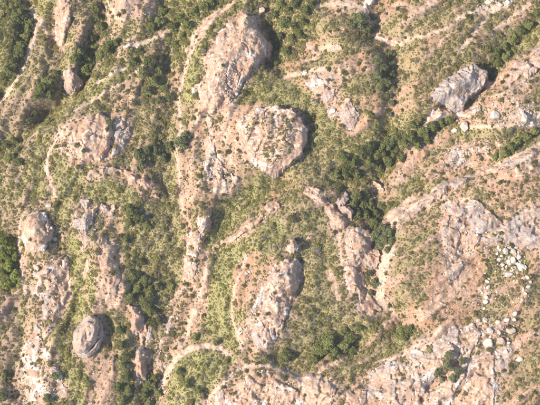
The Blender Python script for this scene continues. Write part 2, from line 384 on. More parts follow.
def mat_ground():
    m, t, p = nt('hillside_soil'); k = N(t)
    pos = k.n('ShaderNodeNewGeometry').outputs['Position']
    at_ = k.n('ShaderNodeAttribute', attribute_name='cover'); sp = k.n('ShaderNodeSeparateColor'); k.link(at_.outputs['Color'], sp.inputs[0])
    lit, pale, trail = sp.outputs[0], sp.outputs[1], sp.outputs[2]
    n0 = k.noise(pos, .07, 3); grey = k.ramp(n0, .45, .65); n1 = k.noise(pos, .12, 5); n2 = k.noise(pos, .9, 5, .65); n3 = k.noise(pos, 3.2, 3, .6)
    soil = k.mix(k.ramp(n1, .35, .65), (.315, .172, .094), (.29, .17, .104))
    xx = k.n('ShaderNodeSeparateXYZ'); k.link(pos, xx.inputs[0]); wst = k.ramp(xx.outputs[0], -15.0, -55.0)
    soil = k.mix(k.math('MULTIPLY', k.math('MAXIMUM', grey, wst), .6), soil, (.28, .195, .145))
    soil = k.mix(k.ramp(n2, .52, .75), soil, (.355, .225, .14))
    soil = k.mix(k.math('MULTIPLY', k.ramp(n2, .46, .28), .55), soil, (.235, .145, .085))
    tn = at_.outputs['Alpha']
    litc = k.mix(k.ramp(n2, .38, .62), k.mix(tn, (.205, .15, .085), (.20, .185, .062)), k.mix(tn, (.29, .21, .125), (.265, .23, .095)))
    f = k.math('MULTIPLY', lit, k.ramp(k.math('ADD', n2, k.math('MULTIPLY', lit, .42)), .50, .74), True)
    soil = k.mix(f, soil, litc)
    pf = k.math('MULTIPLY', k.math('MULTIPLY', pale, k.math('SUBTRACT', 1.0, k.math('MULTIPLY', lit, .8))), k.ramp(k.math('ADD', n3, k.math('MULTIPLY', pale, .45)), .48, .72), True)
    rkc, r2, r3 = rock_colour(k, pos, k.math('MULTIPLY', grey, .6), k.math('MULTIPLY', n1, .5), k.math('MULTIPLY', n1, .9))
    soil = k.mix(pf, soil, rkc)
    soil = k.mix(k.math('MULTIPLY', k.ramp(n3, .60, .72), .45), soil, (.16, .115, .07))
    soil = k.mix(k.math('MULTIPLY', trail, k.ramp(n2, .25, .5)), soil, k.mix(k.ramp(n3, .4, .62), (.53, .40, .29), (.44, .31, .215)))
    k.link(soil, p.inputs['Base Color'])
    b = k.n('ShaderNodeBump'); b.inputs['Strength'].default_value = .7; b.inputs['Distance'].default_value = .3
    k.link(k.math('ADD', n3, n2), b.inputs['Height']); k.link(b.outputs[0], p.inputs['Normal'])
    return m
def mat_rock():
    m, t, p = nt('weathered_granite'); k = N(t)
    pos = k.n('ShaderNodeNewGeometry').outputs['Position']
    at_ = k.n('ShaderNodeAttribute', attribute_name='cover'); sp = k.n('ShaderNodeSeparateColor'); k.link(at_.outputs['Color'], sp.inputs[0])
    gy, wh, so_ = sp.outputs[0], sp.outputs[1], sp.outputs[2]
    c, n2, n3 = rock_colour(k, pos, gy, wh, so_)
    k.link(c, p.inputs['Base Color'])
    b = k.n('ShaderNodeBump'); b.inputs['Strength'].default_value = .6; b.inputs['Distance'].default_value = .25
    k.link(k.math('ADD', n3, k.math('MULTIPLY', n2, 1.2)), b.inputs['Height']); k.link(b.outputs[0], p.inputs['Normal'])
    return m
def mat_boulder(name, c1, c2, c3):
    m, t, p = nt(name); k = N(t)
    oi = k.n('ShaderNodeObjectInfo'); tc = k.n('ShaderNodeTexCoord').outputs['Object']
    pos = k.n('ShaderNodeNewGeometry').outputs['Position']
    n1 = k.noise(pos, .9, 4); n2 = k.noise(pos, 3.5, 4, .65)
    c = k.mix(k.ramp(n1, .38, .62), c1, c2); c = k.mix(k.ramp(n2, .52, .74), c, c3)
    hs = k.n('ShaderNodeHueSaturation'); k.link(c, hs.inputs['Color'])
    k.link(k.math('ADD', .82, k.math('MULTIPLY', oi.outputs['Random'], .3)), hs.inputs['Value'])
    k.link(hs.outputs[0], p.inputs['Base Color'])
    b = k.n('ShaderNodeBump'); b.inputs['Strength'].default_value = .7; b.inputs['Distance'].default_value = .2
    k.link(n2, b.inputs['Height']); k.link(b.outputs[0], p.inputs['Normal'])
    return m
def mat_leaf(name, a=None, b_=None, inst=False):
    m, t, p = nt(name); k = N(t)
    pos = k.n('ShaderNodeNewGeometry').outputs['Position']
    n = k.noise(pos, 1.6, 3, .6); oi = k.n('ShaderNodeObjectInfo').outputs['Random']
    if inst:
        A = k.n('ShaderNodeAttribute', attribute_name='tint', attribute_type='INSTANCER'); c = A.outputs['Color']
    else:
        c = k.mix(oi, a, b_)
    hs = k.n('ShaderNodeHueSaturation'); k.link(c, hs.inputs['Color'])
    k.link(k.math('ADD', k.math('ADD', k.math('MULTIPLY', oi, .35), .22), k.math('MULTIPLY', n, 1.2)), hs.inputs['Value'])
    k.link(hs.outputs[0], p.inputs['Base Color'])
    p.inputs['Roughness'].default_value = .8
    tr = k.n('ShaderNodeBsdfTranslucent'); k.link(hs.outputs[0], tr.inputs['Color']); mx = k.n('ShaderNodeMixShader'); mx.inputs[0].default_value = .48
    out = [q for q in t.nodes if q.type == 'OUTPUT_MATERIAL'][0]
    k.link(p.outputs[0], mx.inputs[1]); k.link(tr.outputs[0], mx.inputs[2]); k.link(mx.outputs[0], out.inputs[0])
    return m
def mat_plain(name, c1, c2):
    m, t, p = nt(name); k = N(t)
    pos = k.n('ShaderNodeNewGeometry').outputs['Position']
    k.link(k.mix(k.noise(pos, 4, 3), c1, c2), p.inputs['Base Color']); return m
MG = mat_ground(); MR = mat_rock()
MB = mat_boulder('pale_boulder', (.42, .325, .25), (.51, .425, .35), (.29, .205, .145))
MBT = mat_boulder('tan_boulder', (.39, .275, .195), (.44, .33, .25), (.28, .195, .14))
MST = mat_boulder('loose_stone', (.36, .265, .20), (.46, .37, .30), (.27, .19, .14))
MSCRUB = mat_leaf('scrub_leaves', inst=True)
MBARK = mat_plain('bark', (.10, .075, .05), (.17, .13, .095))
LEAF = {'dark': mat_leaf('dark_tree_leaves', (.165, .172, .062), (.205, .205, .075)),
        'mid': mat_leaf('green_tree_leaves', (.185, .198, .062), (.225, .225, .075)),
        'grey': mat_leaf('grey_green_leaves', (.18, .19, .082), (.205, .208, .096)),
        'fresh': mat_leaf('fresh_green_leaves', (.205, .222, .05), (.23, .24, .06)),
        'olive': mat_leaf('olive_shrub_leaves', (.125, .12, .042), (.165, .15, .052))}

def mesh_obj(name, V, F, mat, parent=None, smooth=True, link=True):
    me = bpy.data.meshes.new(name); V = np.asarray(V, np.float32); F = np.asarray(F, np.int32)
    me.vertices.add(len(V)); me.vertices.foreach_set('co', V.ravel())
    nl = F.shape[1]
    me.loops.add(F.size); me.polygons.add(len(F))
    me.loops.foreach_set('vertex_index', F.ravel())
    me.polygons.foreach_set('loop_start', np.arange(0, F.size, nl, dtype=np.int32))
    me.polygons.foreach_set('use_smooth', np.full(len(F), smooth))
    me.update(calc_edges=True); me.materials.append(mat)
    o = bpy.data.objects.new(name, me)
    if link: COL.objects.link(o)
    if parent: o.parent = parent
    return o
def setcol(o, name, A):
    a = o.data.attributes.new(name, 'FLOAT_COLOR', 'POINT')
    B = np.ones((len(o.data.vertices), 4), np.float32); B[:, :A.shape[1]] = A
    a.data.foreach_set('color', B.ravel())
def tag(o, label, cat, group=None):
    o['label'] = label; o['category'] = cat
    if group: o['group'] = group
    return o
def grid_faces(ny, nx):
    i = np.arange(ny * nx).reshape(ny, nx)
    return np.stack([i[:-1, :-1], i[:-1, 1:], i[1:, 1:], i[1:, :-1]], -1).reshape(-1, 4)

# ------------------------------------------------------------------ the hillside sheet
D, T, S_, PALE, GREY = [fine(A) for A in plan_fields(CX, CY)]
bare = np.clip(1.1 - D, 0, 1)
GZ += fine(1.05 * ribs(CX, CY) + .35 * np.abs(ribs(CX, CY)))
rid = 1 - np.abs(fbm(GX / 4.0 + .3 * GY / 4, GY / 2.6, 37, 4, .55)) * 3.2
GZ += bare * (.34 * np.clip(rid, -.4, 1) * ss(-.15, .35, fbm(GX / 11, GY / 11, 38, 2)) + .16 * fbm(GX / .8, GY / .8, 39, 2))
BASE = GZ[oy:oy + NYC, ox:ox + NXC].copy(); TOP = BASE.copy()
hs = mesh_obj('hillside', np.stack([GX, GY, GZ], -1).reshape(-1, 3), grid_faces(*GX.shape), MG); hs['kind'] = 'structure'
core = (slice(oy, oy + NYC), slice(ox, ox + NXC))
DENS = D[core].copy(); TINT = T[core].copy(); SIZE = S_[core].copy(); DEBRIS = np.zeros_like(DENS)

# ------------------------------------------------------------------ rock outcrops
OUT = []   # (name, label, shape, height m, edge px, grey, white, soil, veg density on top)
def rk(name, label, shape, h, e, grey=.3, white=.2, soil=.2, veg=.1, ledge=.5, notch=None):
    OUT.append((name, label, shape, h, e, grey, white, soil, veg, ledge))
rk('granite_outcrop','largest pink granite slab, tall sloping face at the top beside a curved trail',
   [(243,13),(255,15),(260,30),(268,43),(267,57),(260,62),(252,72),(243,87),(233,103),(223,110),(212,117),(205,117),(197,103),(193,93),(200,80),(202,63),(208,47),(223,30),(230,20)],6,14,.15,.3,.35,.10)
rk('granite_dome','round granite dome with scrub cap and shadowed right rim in the middle of the slope',
   [(236,125),(243,117),(259,110),(276,108),(292,114),(301,120),(308,129),(308,143),(302,154),(294,163),(284,172),(275,178),(262,172),(250,162),(241,150),(237,138)],6,5,.3,.3,.4,.45)
rk('granite_dome','flat pink rock dome with white chips on its left flank, upper left',
   [(68,150),(74,133),(87,119),(101,115),(110,120),(114,134),(111,150),(101,163),(88,166),(75,161)],3.2,7,.0,.12,.8,.0)
rk('broken_rock_shelf','grey and white broken rock shelf wrapped round the right side of the flat pink dome',
   [(112,118),(120,117),(127,122),(131,133),(127,146),(116,157),(103,165),(109,152),(113,138),(114,126)],1.9,3,.8,.45,.0,.06)
rk('rock_band','crescent of pink rock curving over the olive scrub below the flat pink dome',
   [(85,176),(92,170),(101,168),(120,170),(143,173),(156,182),(159,197),(153,199),(144,190),(133,186),(120,179),(108,176),(95,179),(88,184)],3,4,.2,.15,.4,.08)
rk('rocky_mound','round pink rock knob with dark streaks near the left edge',
   [(20,226),(28,215),(37,210),(47,212),(51,222),(54,236),(47,251),(36,255),(26,249),(20,238)],4,5,.2,.3,.3,.08)
rk('rock_outcrop','grey jointed rock ridge on the left below the crescent of pink rock',
   [(79,198),(97,203),(117,205),(116,217),(97,216),(92,226),(88,240),(82,232),(70,226),(71,216),(80,212)],3.5,4,.75,.2,.1,.12)
rk('rock_ledge','thin upright pink ledge running downhill beside the green gully at left',
   ('s',[(88,240,3),(85,255,3.2),(86,270,3),(85,285,2),(90,300,1.5)]),2.2,2.5,.3,.2,.2,.1)
rk('rock_outcrop','bare pinkish rock slope with small dark shrubs at left of the dark wooded slope',
   [(95,240),(108,237),(118,255),(122,275),(118,300),(104,305),(98,285),(95,262)],2.5,7,.3,.1,.5,.3)
rk('grey_rock_mass','pale streaked rock apron below the round pink knob at left',
   [(22,276),(33,264),(44,266),(55,262),(68,257),(71,285),(65,305),(55,320),(46,334),(33,335),(38,310),(42,300),(28,292)],2.6,5,.5,.35,.1,.12)
rk('rubble_outcrop','broken whitish rock rubble in the bottom left corner region',
   [(20,344),(36,334),(46,345),(56,360),(66,392),(50,402),(20,402),(18,370)],2.0,5,.35,.6,.1,.25)
rk('large_boulder','big rounded grey and tan boulder with stacked ledges, lower left',
   [(88 + 15.5 * math.cos(a_) * .95 + 22 * math.sin(a_) * .28, 337 + 15.5 * math.cos(a_) * .28 - 22.5 * math.sin(a_) * .96) for a_ in np.linspace(0, 6.28, 17)[:-1]],6.5,7,.62,.3,.0,.0,.8)
rk('rock_spire','tan rock fin among dark trees at lower left, upper block',
   [(126,306),(136,305),(145,316),(147,335),(141,346),(134,336),(128,319)],2.6,3,.35,.2,.6,.03)
rk('rock_spire','tan rock fin among dark trees at lower left, narrow lower block',
   [(133,347),(142,344),(147,358),(146,378),(137,382),(134,364)],2.2,3,.5,.15,.5,.05)
rk('rock_ledge','grey broken ledge running down the gully right of the tan fin',
   ('s',[(176,298,2.5),(170,318,2.8),(162,340,3.2),(158,355,2.5),(160,375,3.5),(163,390,3)]),2.2,2.5,.5,.45,.1,.12)
rk('rock_spur','steep grey rock face shaded by trees in the gully beside the tan fin',
   ('s',[(150,330,4),(148,350,4),(146,368,4),(140,382,3)]),2.5,3,.8,.25,.0,.15)
rk('rubble_outcrop','pale broken rock slope below and left of the round central dome',
   [(205,118),(213,120),(212,135),(222,165),(238,180),(230,192),(214,188),(205,170),(203,150),(204,135)],2.2,5,.35,.45,.2,.22)
rk('rubble_outcrop','narrow strip of whitish stones on the slope left of the bright green hollow',
   [(190,228),(200,218),(212,214),(213,222),(203,235),(198,250),(196,275),(188,280),(182,268),(184,248)],2.0,4,.25,.6,.2,.25)
rk('rock_band','diagonal tan rock strip across the bright green slope in the centre',
   [(275,197),(280,208),(270,217),(262,222),(250,232),(240,237),(225,245),(215,250),(210,247),(222,238),(240,228),(255,219),(265,206)],2.6,3,.1,.15,.6,.05)
rk('rock_band','small tan rock strip continuing downhill below the diagonal strip',
   ('s',[(212,252,1.5),(210,265,1.2),(207,280,2.5),(204,295,4),(196,305,4)]),1.8,2.4,.2,.2,.5,.1)
rk('granite_outcrop','teardrop grey and pink granite slab standing in dotted scrub right of centre bottom',
   [(270,268),(278,260),(289,257),(299,261),(303,273),(299,288),(291,302),(287,320),(281,336),(270,349),(258,351),(252,340),(249,325),(251,310),(256,295),(262,282)],4.6,6,.45,.25,.35,.16)
rk('rock_block','small pale rock block standing just above the teardrop slab',
   [(286,246),(288,240),(294,239),(297,246),(298,254),(292,257),(287,253)],3.4,2.2,.2,.7,.05,0)
rk('cliff_block','leftmost tan cliff block at the head of the dark canyon',
   [(298,190),(305,186),(314,187),(326,193),(330,204),(322,209),(312,204),(303,198)],2.5,2.6,.3,.25,.3,.05)
rk('cliff_block','tan cliff block in the middle of the stepped band above the canyon',
   [(323,210),(331,205),(340,212),(348,222),(346,229),(336,232),(331,226),(325,218)],2.5,3,.4,.2,.3,.05)
rk('cliff_block','shaded grey cliff above the dark canyon, right end of the stepped band',
   [(336,195),(345,190),(349,198),(345,206),(352,212),(352,222),(343,214),(334,203)],4.5,3,.7,.1,.1,.1)
rk('cliff_block','broad grey and tan cliff spur dropping into the canyon beside the rounded green thicket',
   [(343,230),(352,226),(362,226),(370,230),(372,245),(378,252),(381,262),(376,270),(364,266),(356,268),(352,264),(345,258),(344,244)],3.0,4,.5,.15,.25,.08)
rk('granite_outcrop','smooth pink slab running down to the lower canyon from the cliff spur',
   [(340,262),(354,266),(364,275),(371,290),(376,303),(384,310),(372,318),(358,310),(350,298),(344,282)],2.6,4,.3,.2,.45,.06)
rk('rock_block','cream slab lying at the edge of the wood above the canyon',
   [(371,176),(377,177),(384,182),(384,189),(378,188),(373,182)],2.0,2,.1,.4,.3,0)
rk('grey_boulder_dome','large grey boulder dome with pitted dark right edge, upper right',
   [(429,99),(439,86),(452,75),(464,69),(474,67),(486,71),(489,78),(484,86),(474,96),(467,104),(462,112),(452,112),(440,106)],7,5,.8,.4,.1,.0)
rk('granite_outcrop','white and orange slab forming the foot of the grey boulder dome',
   [(431,95),(440,103),(452,108),(464,108),(480,103),(478,113),(466,119),(452,120),(443,122),(432,131),(421,132),(424,122),(430,110)],3.4,4,.1,.6,.4,.03)
rk('rock_outcrop','long pale grey ridge climbing to the right edge beside the grey boulder dome',
   [(473,100),(488,93),(503,83),(510,72),(513,63),(526,54),(540,44),(575,25),(600,45),(560,62),(540,72),(522,84),(508,92),(495,98),(480,103)],3.4,6,.5,.3,.3,.12)
rk('rubble_outcrop','broken pale rocks on the slope below the long pale grey ridge at right',
   [(488,114),(497,112),(505,120),(517,110),(527,112),(540,110),(575,100),(575,125),(540,128),(522,131),(508,127),(495,123)],1.8,4,.4,.6,.15,.25)
rk('rock_patch','mottled pale rock patch between scrub above the long crest on the right',
   [(440,160),(450,147),(465,143),(475,150),(473,163),(458,168),(446,170)],1.6,5,.45,.45,.2,.25)
rk('rock_patch','cream broken rocks between green bands right of the mottled patch',
   [(474,146),(488,143),(508,146),(502,152),(490,156),(478,153)],1.4,3,.2,.7,.2,.25)
rk('rock_outcrop','long brownish rock crest running diagonally across the right side',
   [(390,222),(405,212),(425,197),(440,184),(455,178),(470,174),(485,165),(505,163),(525,154),(540,145),(600,115),(600,140),(545,157),(525,165),(500,172),(485,178),(470,184),(455,190),(440,200),(420,212),(400,226),(388,240),(384,235)],3,5,.45,.25,.3,.08)
rk('rock_band','wavy grey rock band below the crest with a white upper edge, right side',
   [(440,207),(455,200),(475,203),(487,211),(494,219),(502,222),(520,212),(540,202),(600,175),(600,235),(540,258),(528,250),(508,245),(495,244),(480,243),(466,236),(450,228)],3.2,5,.75,.3,.1,.1)
rk('rock_patch','pinkish grey rock patch with dark shrubs left of the white boulder heap',
   [(436,225),(446,218),(462,228),(480,238),(476,250),(464,258),(462,272),(456,288),(447,278),(440,258)],1.9,5,.55,.25,.25,.15)
rk('granite_outcrop','wide grey streaked granite sheet at the bottom right',
   [(366,372),(380,362),(395,358),(412,350),(425,343),(437,335),(446,328),(455,325),(475,322),(480,335),(472,352),(466,370),(458,385),(450,405),(448,440),(360,440),(362,395)],3,8,.6,.4,.25,.12)
rk('granite_outcrop','reddish granite slab with pale veins beside the grey sheet at bottom right',
   [(474,355),(486,345),(496,352),(493,372),(494,392),(494,440),(452,440),(455,402),(464,378)],2.2,5,.25,.3,.5,.08)
rk('rock_outcrop','narrow bluish grey ridge at the bottom right under the tan boulders',
   ('s',[(508,345,3),(500,360,4),(494,375,4),(491,392,4),(490,430,4)]),1.8,3,.8,.2,.05,.1)
rk('granite_outcrop','pink slab with a curved pale rim along the bottom edge, centre left',
   [(196,412),(205,400),(220,388),(236,378),(250,372),(262,370),(275,375),(284,385),(300,392),(300,440),(196,440)],3.4,7,.3,.35,.4,.2)
rk('granite_outcrop','pink slab with a dark fold at the bottom, under the rounded trees',
   [(294,392),(298,380),(308,374),(322,374),(332,380),(336,392),(330,405),(330,440),(300,440)],3,5,.4,.3,.3,.08)
rk('rock_lens','smooth tan slab at the bottom edge right of the dark fold',
   [(325,398),(340,392),(356,388),(368,392),(366,405),(366,440),(325,440)],2.4,5,.1,.15,.6,.05)
rk('rock_spur','narrow pale rock seam crossing the green slope near the bottom centre',
   ('s',[(202,402,1.6),(222,384,2),(237,370,2.2),(246,362,2.6),(254,358,3.5)]),1.5,2,.5,.4,.1,.05)
rk('rock_outcrop','upright pink rock face with pale left edge near the top left',
   [(50,22),(54,8),(58,-4),(68,-6),(72,8),(70,22),(66,34),(64,44),(58,46),(54,36)],4.5,4,.2,.35,.3,.06)
rk('rocky_mound','tan rock knob with deep shadow on its right, beside trees at top left',
   [(61,78),(64,70),(70,68),(78,73),(82,80),(78,87),(70,92),(65,89)],4.6,2.6,.45,.2,.25,.03)
rk('rock_ledge','pale stepped ledge above the trail at upper left',
   ('s',[(118,58,2),(120,51,3),(128,47,2.6),(138,45,2)]),1.7,2,.2,.7,.1,.08)
rk('rock_ledge','thin pale ledge curling round the left of the flat pink dome',
   ('s',[(64,128,1.2),(58,138,1.6),(51,149,1.8),(48,165,2),(51,184,2),(56,198,1.8),(50,205,1.4)]),1.5,1.8,.15,.5,.35,.08)
rk('rock_outcrop','broken grey and cream ridge right of the big slab, above the canyon slope',
   [(303,82),(316,76),(322,80),(330,88),(338,98),(350,103),(358,118),(354,135),(346,130),(338,118),(330,122),(325,108),(318,100),(308,90)],2.6,4,.65,.35,.15,.14)
rk('rock_outcrop','pink rim rocks behind the big slab with a deep shadow',
   [(268,38),(272,44),(271,56),(266,62),(264,52)],4,2,.3,.2,.4,.02)
rk('rock_ledge','pale bare ledge at the head of the canyon near the top',
   ('s',[(366,2,2.5),(368,14,2),(371,30,2),(382,37,2.2),(395,43,2)]),1.5,2,.2,.7,.2,.1)
rk('rock_spur','thin dark streaked rock spur leaning from the top edge, upper left',
   ('s',[(100,0,1.5),(106,10,2),(110,22,2.4),(112,32,1.6)]),1.8,2,.5,.2,.2,.15)
rk('rock_patch','small pale rock slope beside the left edge gully',
   [(14,168),(20,160),(26,152),(28,162),(22,176),(14,188)],1.3,3,.5,.35,.2,.2)

def blur(A, r):
    for ax_ in (0, 1):
        B = np.pad(A, [(r + 1, r) if k == ax_ else (0, 0) for k in (0, 1)], mode='edge'); c = np.cumsum(B, ax_)
        n_ = A.shape[ax_]
        A = (np.take(c, np.arange(2 * r + 1, 2 * r + 1 + n_), ax_) - np.take(c, np.arange(0, n_), ax_)) / (2 * r + 1)
    return A
def c_mean(P): return P[:, 0].mean(), P[:, 1].mean()
def rock_mesh(i, name, label, shape, h, e, grey, white, soil, veg, ledge):
    st = .2
    if isinstance(shape, tuple):
        S = [(*at(a, b), w * M_PX) for a, b, w in shape[1]]
        P = np.array([(a, b) for a, b, w in S]); pad = max(w for *_, w in S) + 2
    else:
        P = np.array([at(a, b) for a, b in shape]); pad = 2
    x0, y0 = P.min(0) - pad; x1, y1 = P.max(0) + pad
    x0 = max(x0, XLO + 2); y0 = max(y0, YLO + 2); x1 = min(x1, XHI - 2); y1 = min(y1, YHI - 2)
    xs = np.arange(x0, x1, st); ys = np.arange(y0, y1, st)
    X, Y = np.meshgrid(xs, ys); sd = i * 17
    thin = isinstance(shape, tuple)
    wx = X + 1.7 * fbm(X / 5, Y / 5, sd, 4, .6) + .35 * fbm(X / .9, Y / .9, sd + 3, 2)
    wy = Y + 1.7 * fbm(X / 5 + 7, Y / 5, sd + 1, 4, .6) + .35 * fbm(X / .9, Y / .9 + 5, sd + 4, 2)
    d = stroke_sd(S, wx, wy) if thin else poly_sd(P, wx, wy)
    if thin: d = d + .55 * fbm(X / 3, Y / 3, sd + 40, 3)
    ew = e * M_PX
    if name == 'large_boulder': d = poly_sd(P, X + .5 * fbm(X / 4, Y / 4, sd, 3), Y + .5 * fbm(X / 4 + 3, Y / 4, sd + 1, 3))
    ds = blur(d, 6); gy2, gx2 = np.gradient(ds, st); gl = np.hypot(gx2, gy2) + 1e-6
    shade = -(gx2 * math.cos(SUN_AZ) + gy2 * math.sin(SUN_AZ)) / gl * np.clip(gl * 1.3, 0, 1)
    steep = ss(-.35, .55, shade + .5 * fbm(X / 6, Y / 6, sd + 42, 3))
    if name == 'large_boulder': steep = .72 + .2 * steep
    lit_w = 1.25 if name in ('granite_dome', 'rocky_mound') else 2.2
    t = np.clip(d / (ew * (lit_w - (lit_w - .28) * steep)), 0, 1)
    prof = (t * (1.6 - .6 * t)) * (1 - steep) + np.sqrt(np.clip(1 - (1 - t) ** 2, 0, 1)) * steep
    prof = .3 * t + .7 * prof
    bulk = .68 * prof + .32 * ss(0, max(d.max(), .1), d)
    lum = fbm(X / 6, Y / 6, sd + 5, 4)
    tall = name in ('large_boulder', 'grey_boulder_dome', 'rock_block', 'cliff_block', 'rock_spire', 'granite_dome', 'rocky_mound')
    h = h * (1.0 if tall else .62) * (.55 if thin and name != 'rock_spire' else 1.0)
    z = h * bulk * (1 + .2 * lum)
    # exfoliation ledges
    s = 1.5 if name == 'large_boulder' else .7 + .25 * (i % 3)
    q = z / s + .8 * fbm(X / 8, Y / 8, sd + 6, 2)
    fr = q - np.floor(q); zt = (np.floor(q) + ss(.55, 1.0, fr) - .8 * fbm(X / 8, Y / 8, sd + 6, 2)) * s
    ledge *= .75 if name != 'large_boulder' else 1
    z = z * (1 - ledge) + zt * ledge
    # joints
    if name == 'large_boulder':
        gs = stroke_sd([(*at(a_, b_), 0) for a_, b_ in [(98,314),(100,328),(97,342),(89,352),(77,354)]], X, Y); z -= 1.5 * np.exp(-(gs / .45) ** 2) * t + 1.1 * ss(-.1, .1, poly_sd([at(a_, b_) for a_, b_ in [(98,310),(100,328),(97,342),(89,352),(77,354),(78,368),(112,368),(112,310)]], X, Y)) * t
    ang = (i * 1.3) % 3.14; ca, sa = math.cos(ang), math.sin(ang)
    a = (X * ca + Y * sa) / 7.5; b = (-X * sa + Y * ca) / 16
    for k in range(2):
        nn = pn(a + .4 * lum, b, sd + 8 + k)
        z -= .7 * min(1, h / 3) * np.exp(-(nn / .035) ** 2) * t * ss(-.25, .25, pn(X / 9, Y / 9, sd + 30 + k))
        a, b = (-X * sa + Y * ca) / 9, (X * ca + Y * sa) / 16
    z += (.12 if name == 'large_boulder' else .18) * min(1, h / 3) * fbm(X / 2.0, Y / 2.0, sd + 12, 3) * (.3 + .7 * t) + .10 * fbm(X / .6, Y / .6, sd + 14, 2)
    # aligned sheet joints: little steps that face one way
    dirn = R(33) if c_mean(P)[0] > 20 else R(62)
    jw = (-X * math.sin(dirn) + Y * math.cos(dirn)) / 1.9 + 1.3 * fbm(X / 7, Y / 7, sd + 60, 3)
    z += .18 * ((jw - np.floor(jw)) ** 1.6 - .4) * t * ss(-.3, .25, fbm(X / 8, Y / 8, sd + 62, 2)) * min(1, h / 2.5)
    # soil pockets: the rock dips under the ground in places
    pk = fbm(X / 5.5, Y / 5.5, sd + 44, 3, .5)
    z -= (1.5 if h < 2.9 else .8) * ss(-.02, .32, pk) * (1 - .75 * ss(1.2, 3.5, z)) + .12
    sink = ss(0, -.6, d)
    Hb = bil(BASE, X, Y)
    hb2 = Hb * 0 + Hb
    Z = hb2 + np.where(d > 0, np.maximum(z, -.9), -.12) - 1.3 * sink
    ok = d > -.55
    keep = ok[:-1, :-1] | ok[:-1, 1:] | ok[1:, 1:] | ok[1:, :-1]
    F = grid_faces(*X.shape)[keep.ravel()]
    used = np.unique(F); mp = -np.ones(X.size, int); mp[used] = np.arange(len(used))
    V = np.stack([X, Y, Z], -1).reshape(-1, 3)[used]
    # origin at the rock's base
    c = np.array([P[:, 0].mean(), P[:, 1].mean(), 0.0]); c[0] = np.clip(c[0], x0, x1); c[1] = np.clip(c[1], y0, y1)
    c[2] = float(bil(BASE, np.array([c[0]]), np.array([c[1]]))[0])
    o = mesh_obj(name, V - c, mp[F], MR); o.location = c
    gm = grey * .82 + .5 * fbm(X / 7, Y / 7, sd + 20, 3) + .35 * (1 - t)
    wm = white + .7 * fbm(X / 5, Y / 5, sd + 22, 3) + (.55 * ss(3.0, .4, d) * ss(-.05, .3, fbm(X / 4, Y / 4, sd + 70, 3)) if name in ('granite_dome', 'rocky_mound', 'granite_outcrop') else 0)
    sm = soil * ss(-.2, .4, fbm(X / 9, Y / 9, sd + 24, 3)) * t
    setcol(o, 'cover', np.clip(np.stack([gm, wm, sm], -1).reshape(-1, 3)[used], 0, 1))
    tag(o, label, 'rock')
    # record heights and planting
    j0 = int(np.ceil((y0 - YLO) / STEP)); j1 = int((y1 - YLO) / STEP); i0 = int(np.ceil((x0 - XLO) / STEP)); i1 = int((x1 - XLO) / STEP)
    jj, ii = np.mgrid[j0:j1, i0:i1]
    fx = np.clip((XLO + ii * STEP - x0) / st, 0, X.shape[1] - 1.001); fy = np.clip((YLO + jj * STEP - y0) / st, 0, X.shape[0] - 1.001)
    a_ = fx.astype(int); b_ = fy.astype(int); fx -= a_; fy -= b_
    def bl(A): return (A[b_, a_] * (1 - fx) + A[b_, a_ + 1] * fx) * (1 - fy) + (A[b_ + 1, a_] * (1 - fx) + A[b_ + 1, a_ + 1] * fx) * fy
    dd = bl(d); zz = bl(Z); m = dd > -.1; dd = np.where(zz < BASE[jj, ii] - .02, np.minimum(dd, -.05), dd)
    DEBRIS[jj, ii] = np.maximum(DEBRIS[jj, ii], ss(-2.2, .2, dd) * ss(-.3, .3, fbm(jj / 9, ii / 9, sd + 50, 3)))
    TOP[jj, ii] = np.where(m, np.maximum(TOP[jj, ii], zz), TOP[jj, ii])
    vm = veg * (1 + 2.2 * fbm(jj / 20, ii / 20, sd + 26, 2)) * (ss(2.2, 4.5, dd) * 1.5 if name == 'granite_dome' else ss(.3, 2.0, dd))
    DENS[jj, ii] = np.where(dd > .15, np.clip(vm, 0, 1), DENS[jj, ii]); ONROCK[jj, ii] = np.maximum(ONROCK[jj, ii], dd > .15)
    return o
for i, a in enumerate(OUT): rock_mesh(i, *a)
D[core] = np.where(ONROCK > .5, .05, D[core] * (1 - .3 * DEBRIS)); PALE[core] = np.clip(PALE[core] + DEBRIS * .9, 0, 1)
setcol(hs, 'cover', np.stack([np.clip((D - .45) * 2.1, 0, 1).ravel(), PALE.ravel(), GREY.ravel(), np.clip(T, 0, 1).ravel()], -1))

# ------------------------------------------------------------------ boulders
rng = np.random.default_rng(7); random.seed(7)
import bmesh
def boulder_mesh(seed):
    bm = bmesh.new(); bmesh.ops.create_icosphere(bm, subdivisions=3, radius=1.0)
    V = np.array([v.co[:] for v in bm.verts]); r = np.random.default_rng(seed)
    for k in range(13):                      # planar facets: broken granite block
        n = r.normal(size=3); n /= np.linalg.norm(n); c = r.uniform(.5, .85)
        dd = V @ n - c; V -= np.where(dd > 0, dd, 0)[:, None] * n
    s = seed * 3
    V *= (1.18 + .22 * fbm(V[:, 0] * 1.5 + V[:, 2], V[:, 1] * 1.5 - V[:, 2], s, 4))[:, None]
    F = [[v.index for v in f.verts] for f in bm.faces]; bm.free()
    return V, np.array(F)
BM = [boulder_mesh(s) for s in range(6)]
BME = {}
def boulder_data(k, mat):
    if (k, mat.name) not in BME:
        o = mesh_obj('boulder', *BM[k], mat, link=False, smooth=False); BME[(k, mat.name)] = o.data; bpy.data.objects.remove(o)
    return BME[(k, mat.name)]
def top_at(px, py):
    x, y = at(px, py); z = float(bil(TOP, np.array([x]), np.array([y]))[0])
    for _ in range(2):
        x, y = at(px, py, z * .7); z = float(bil(TOP, np.array([x]), np.array([y]))[0])
    return x, y, z
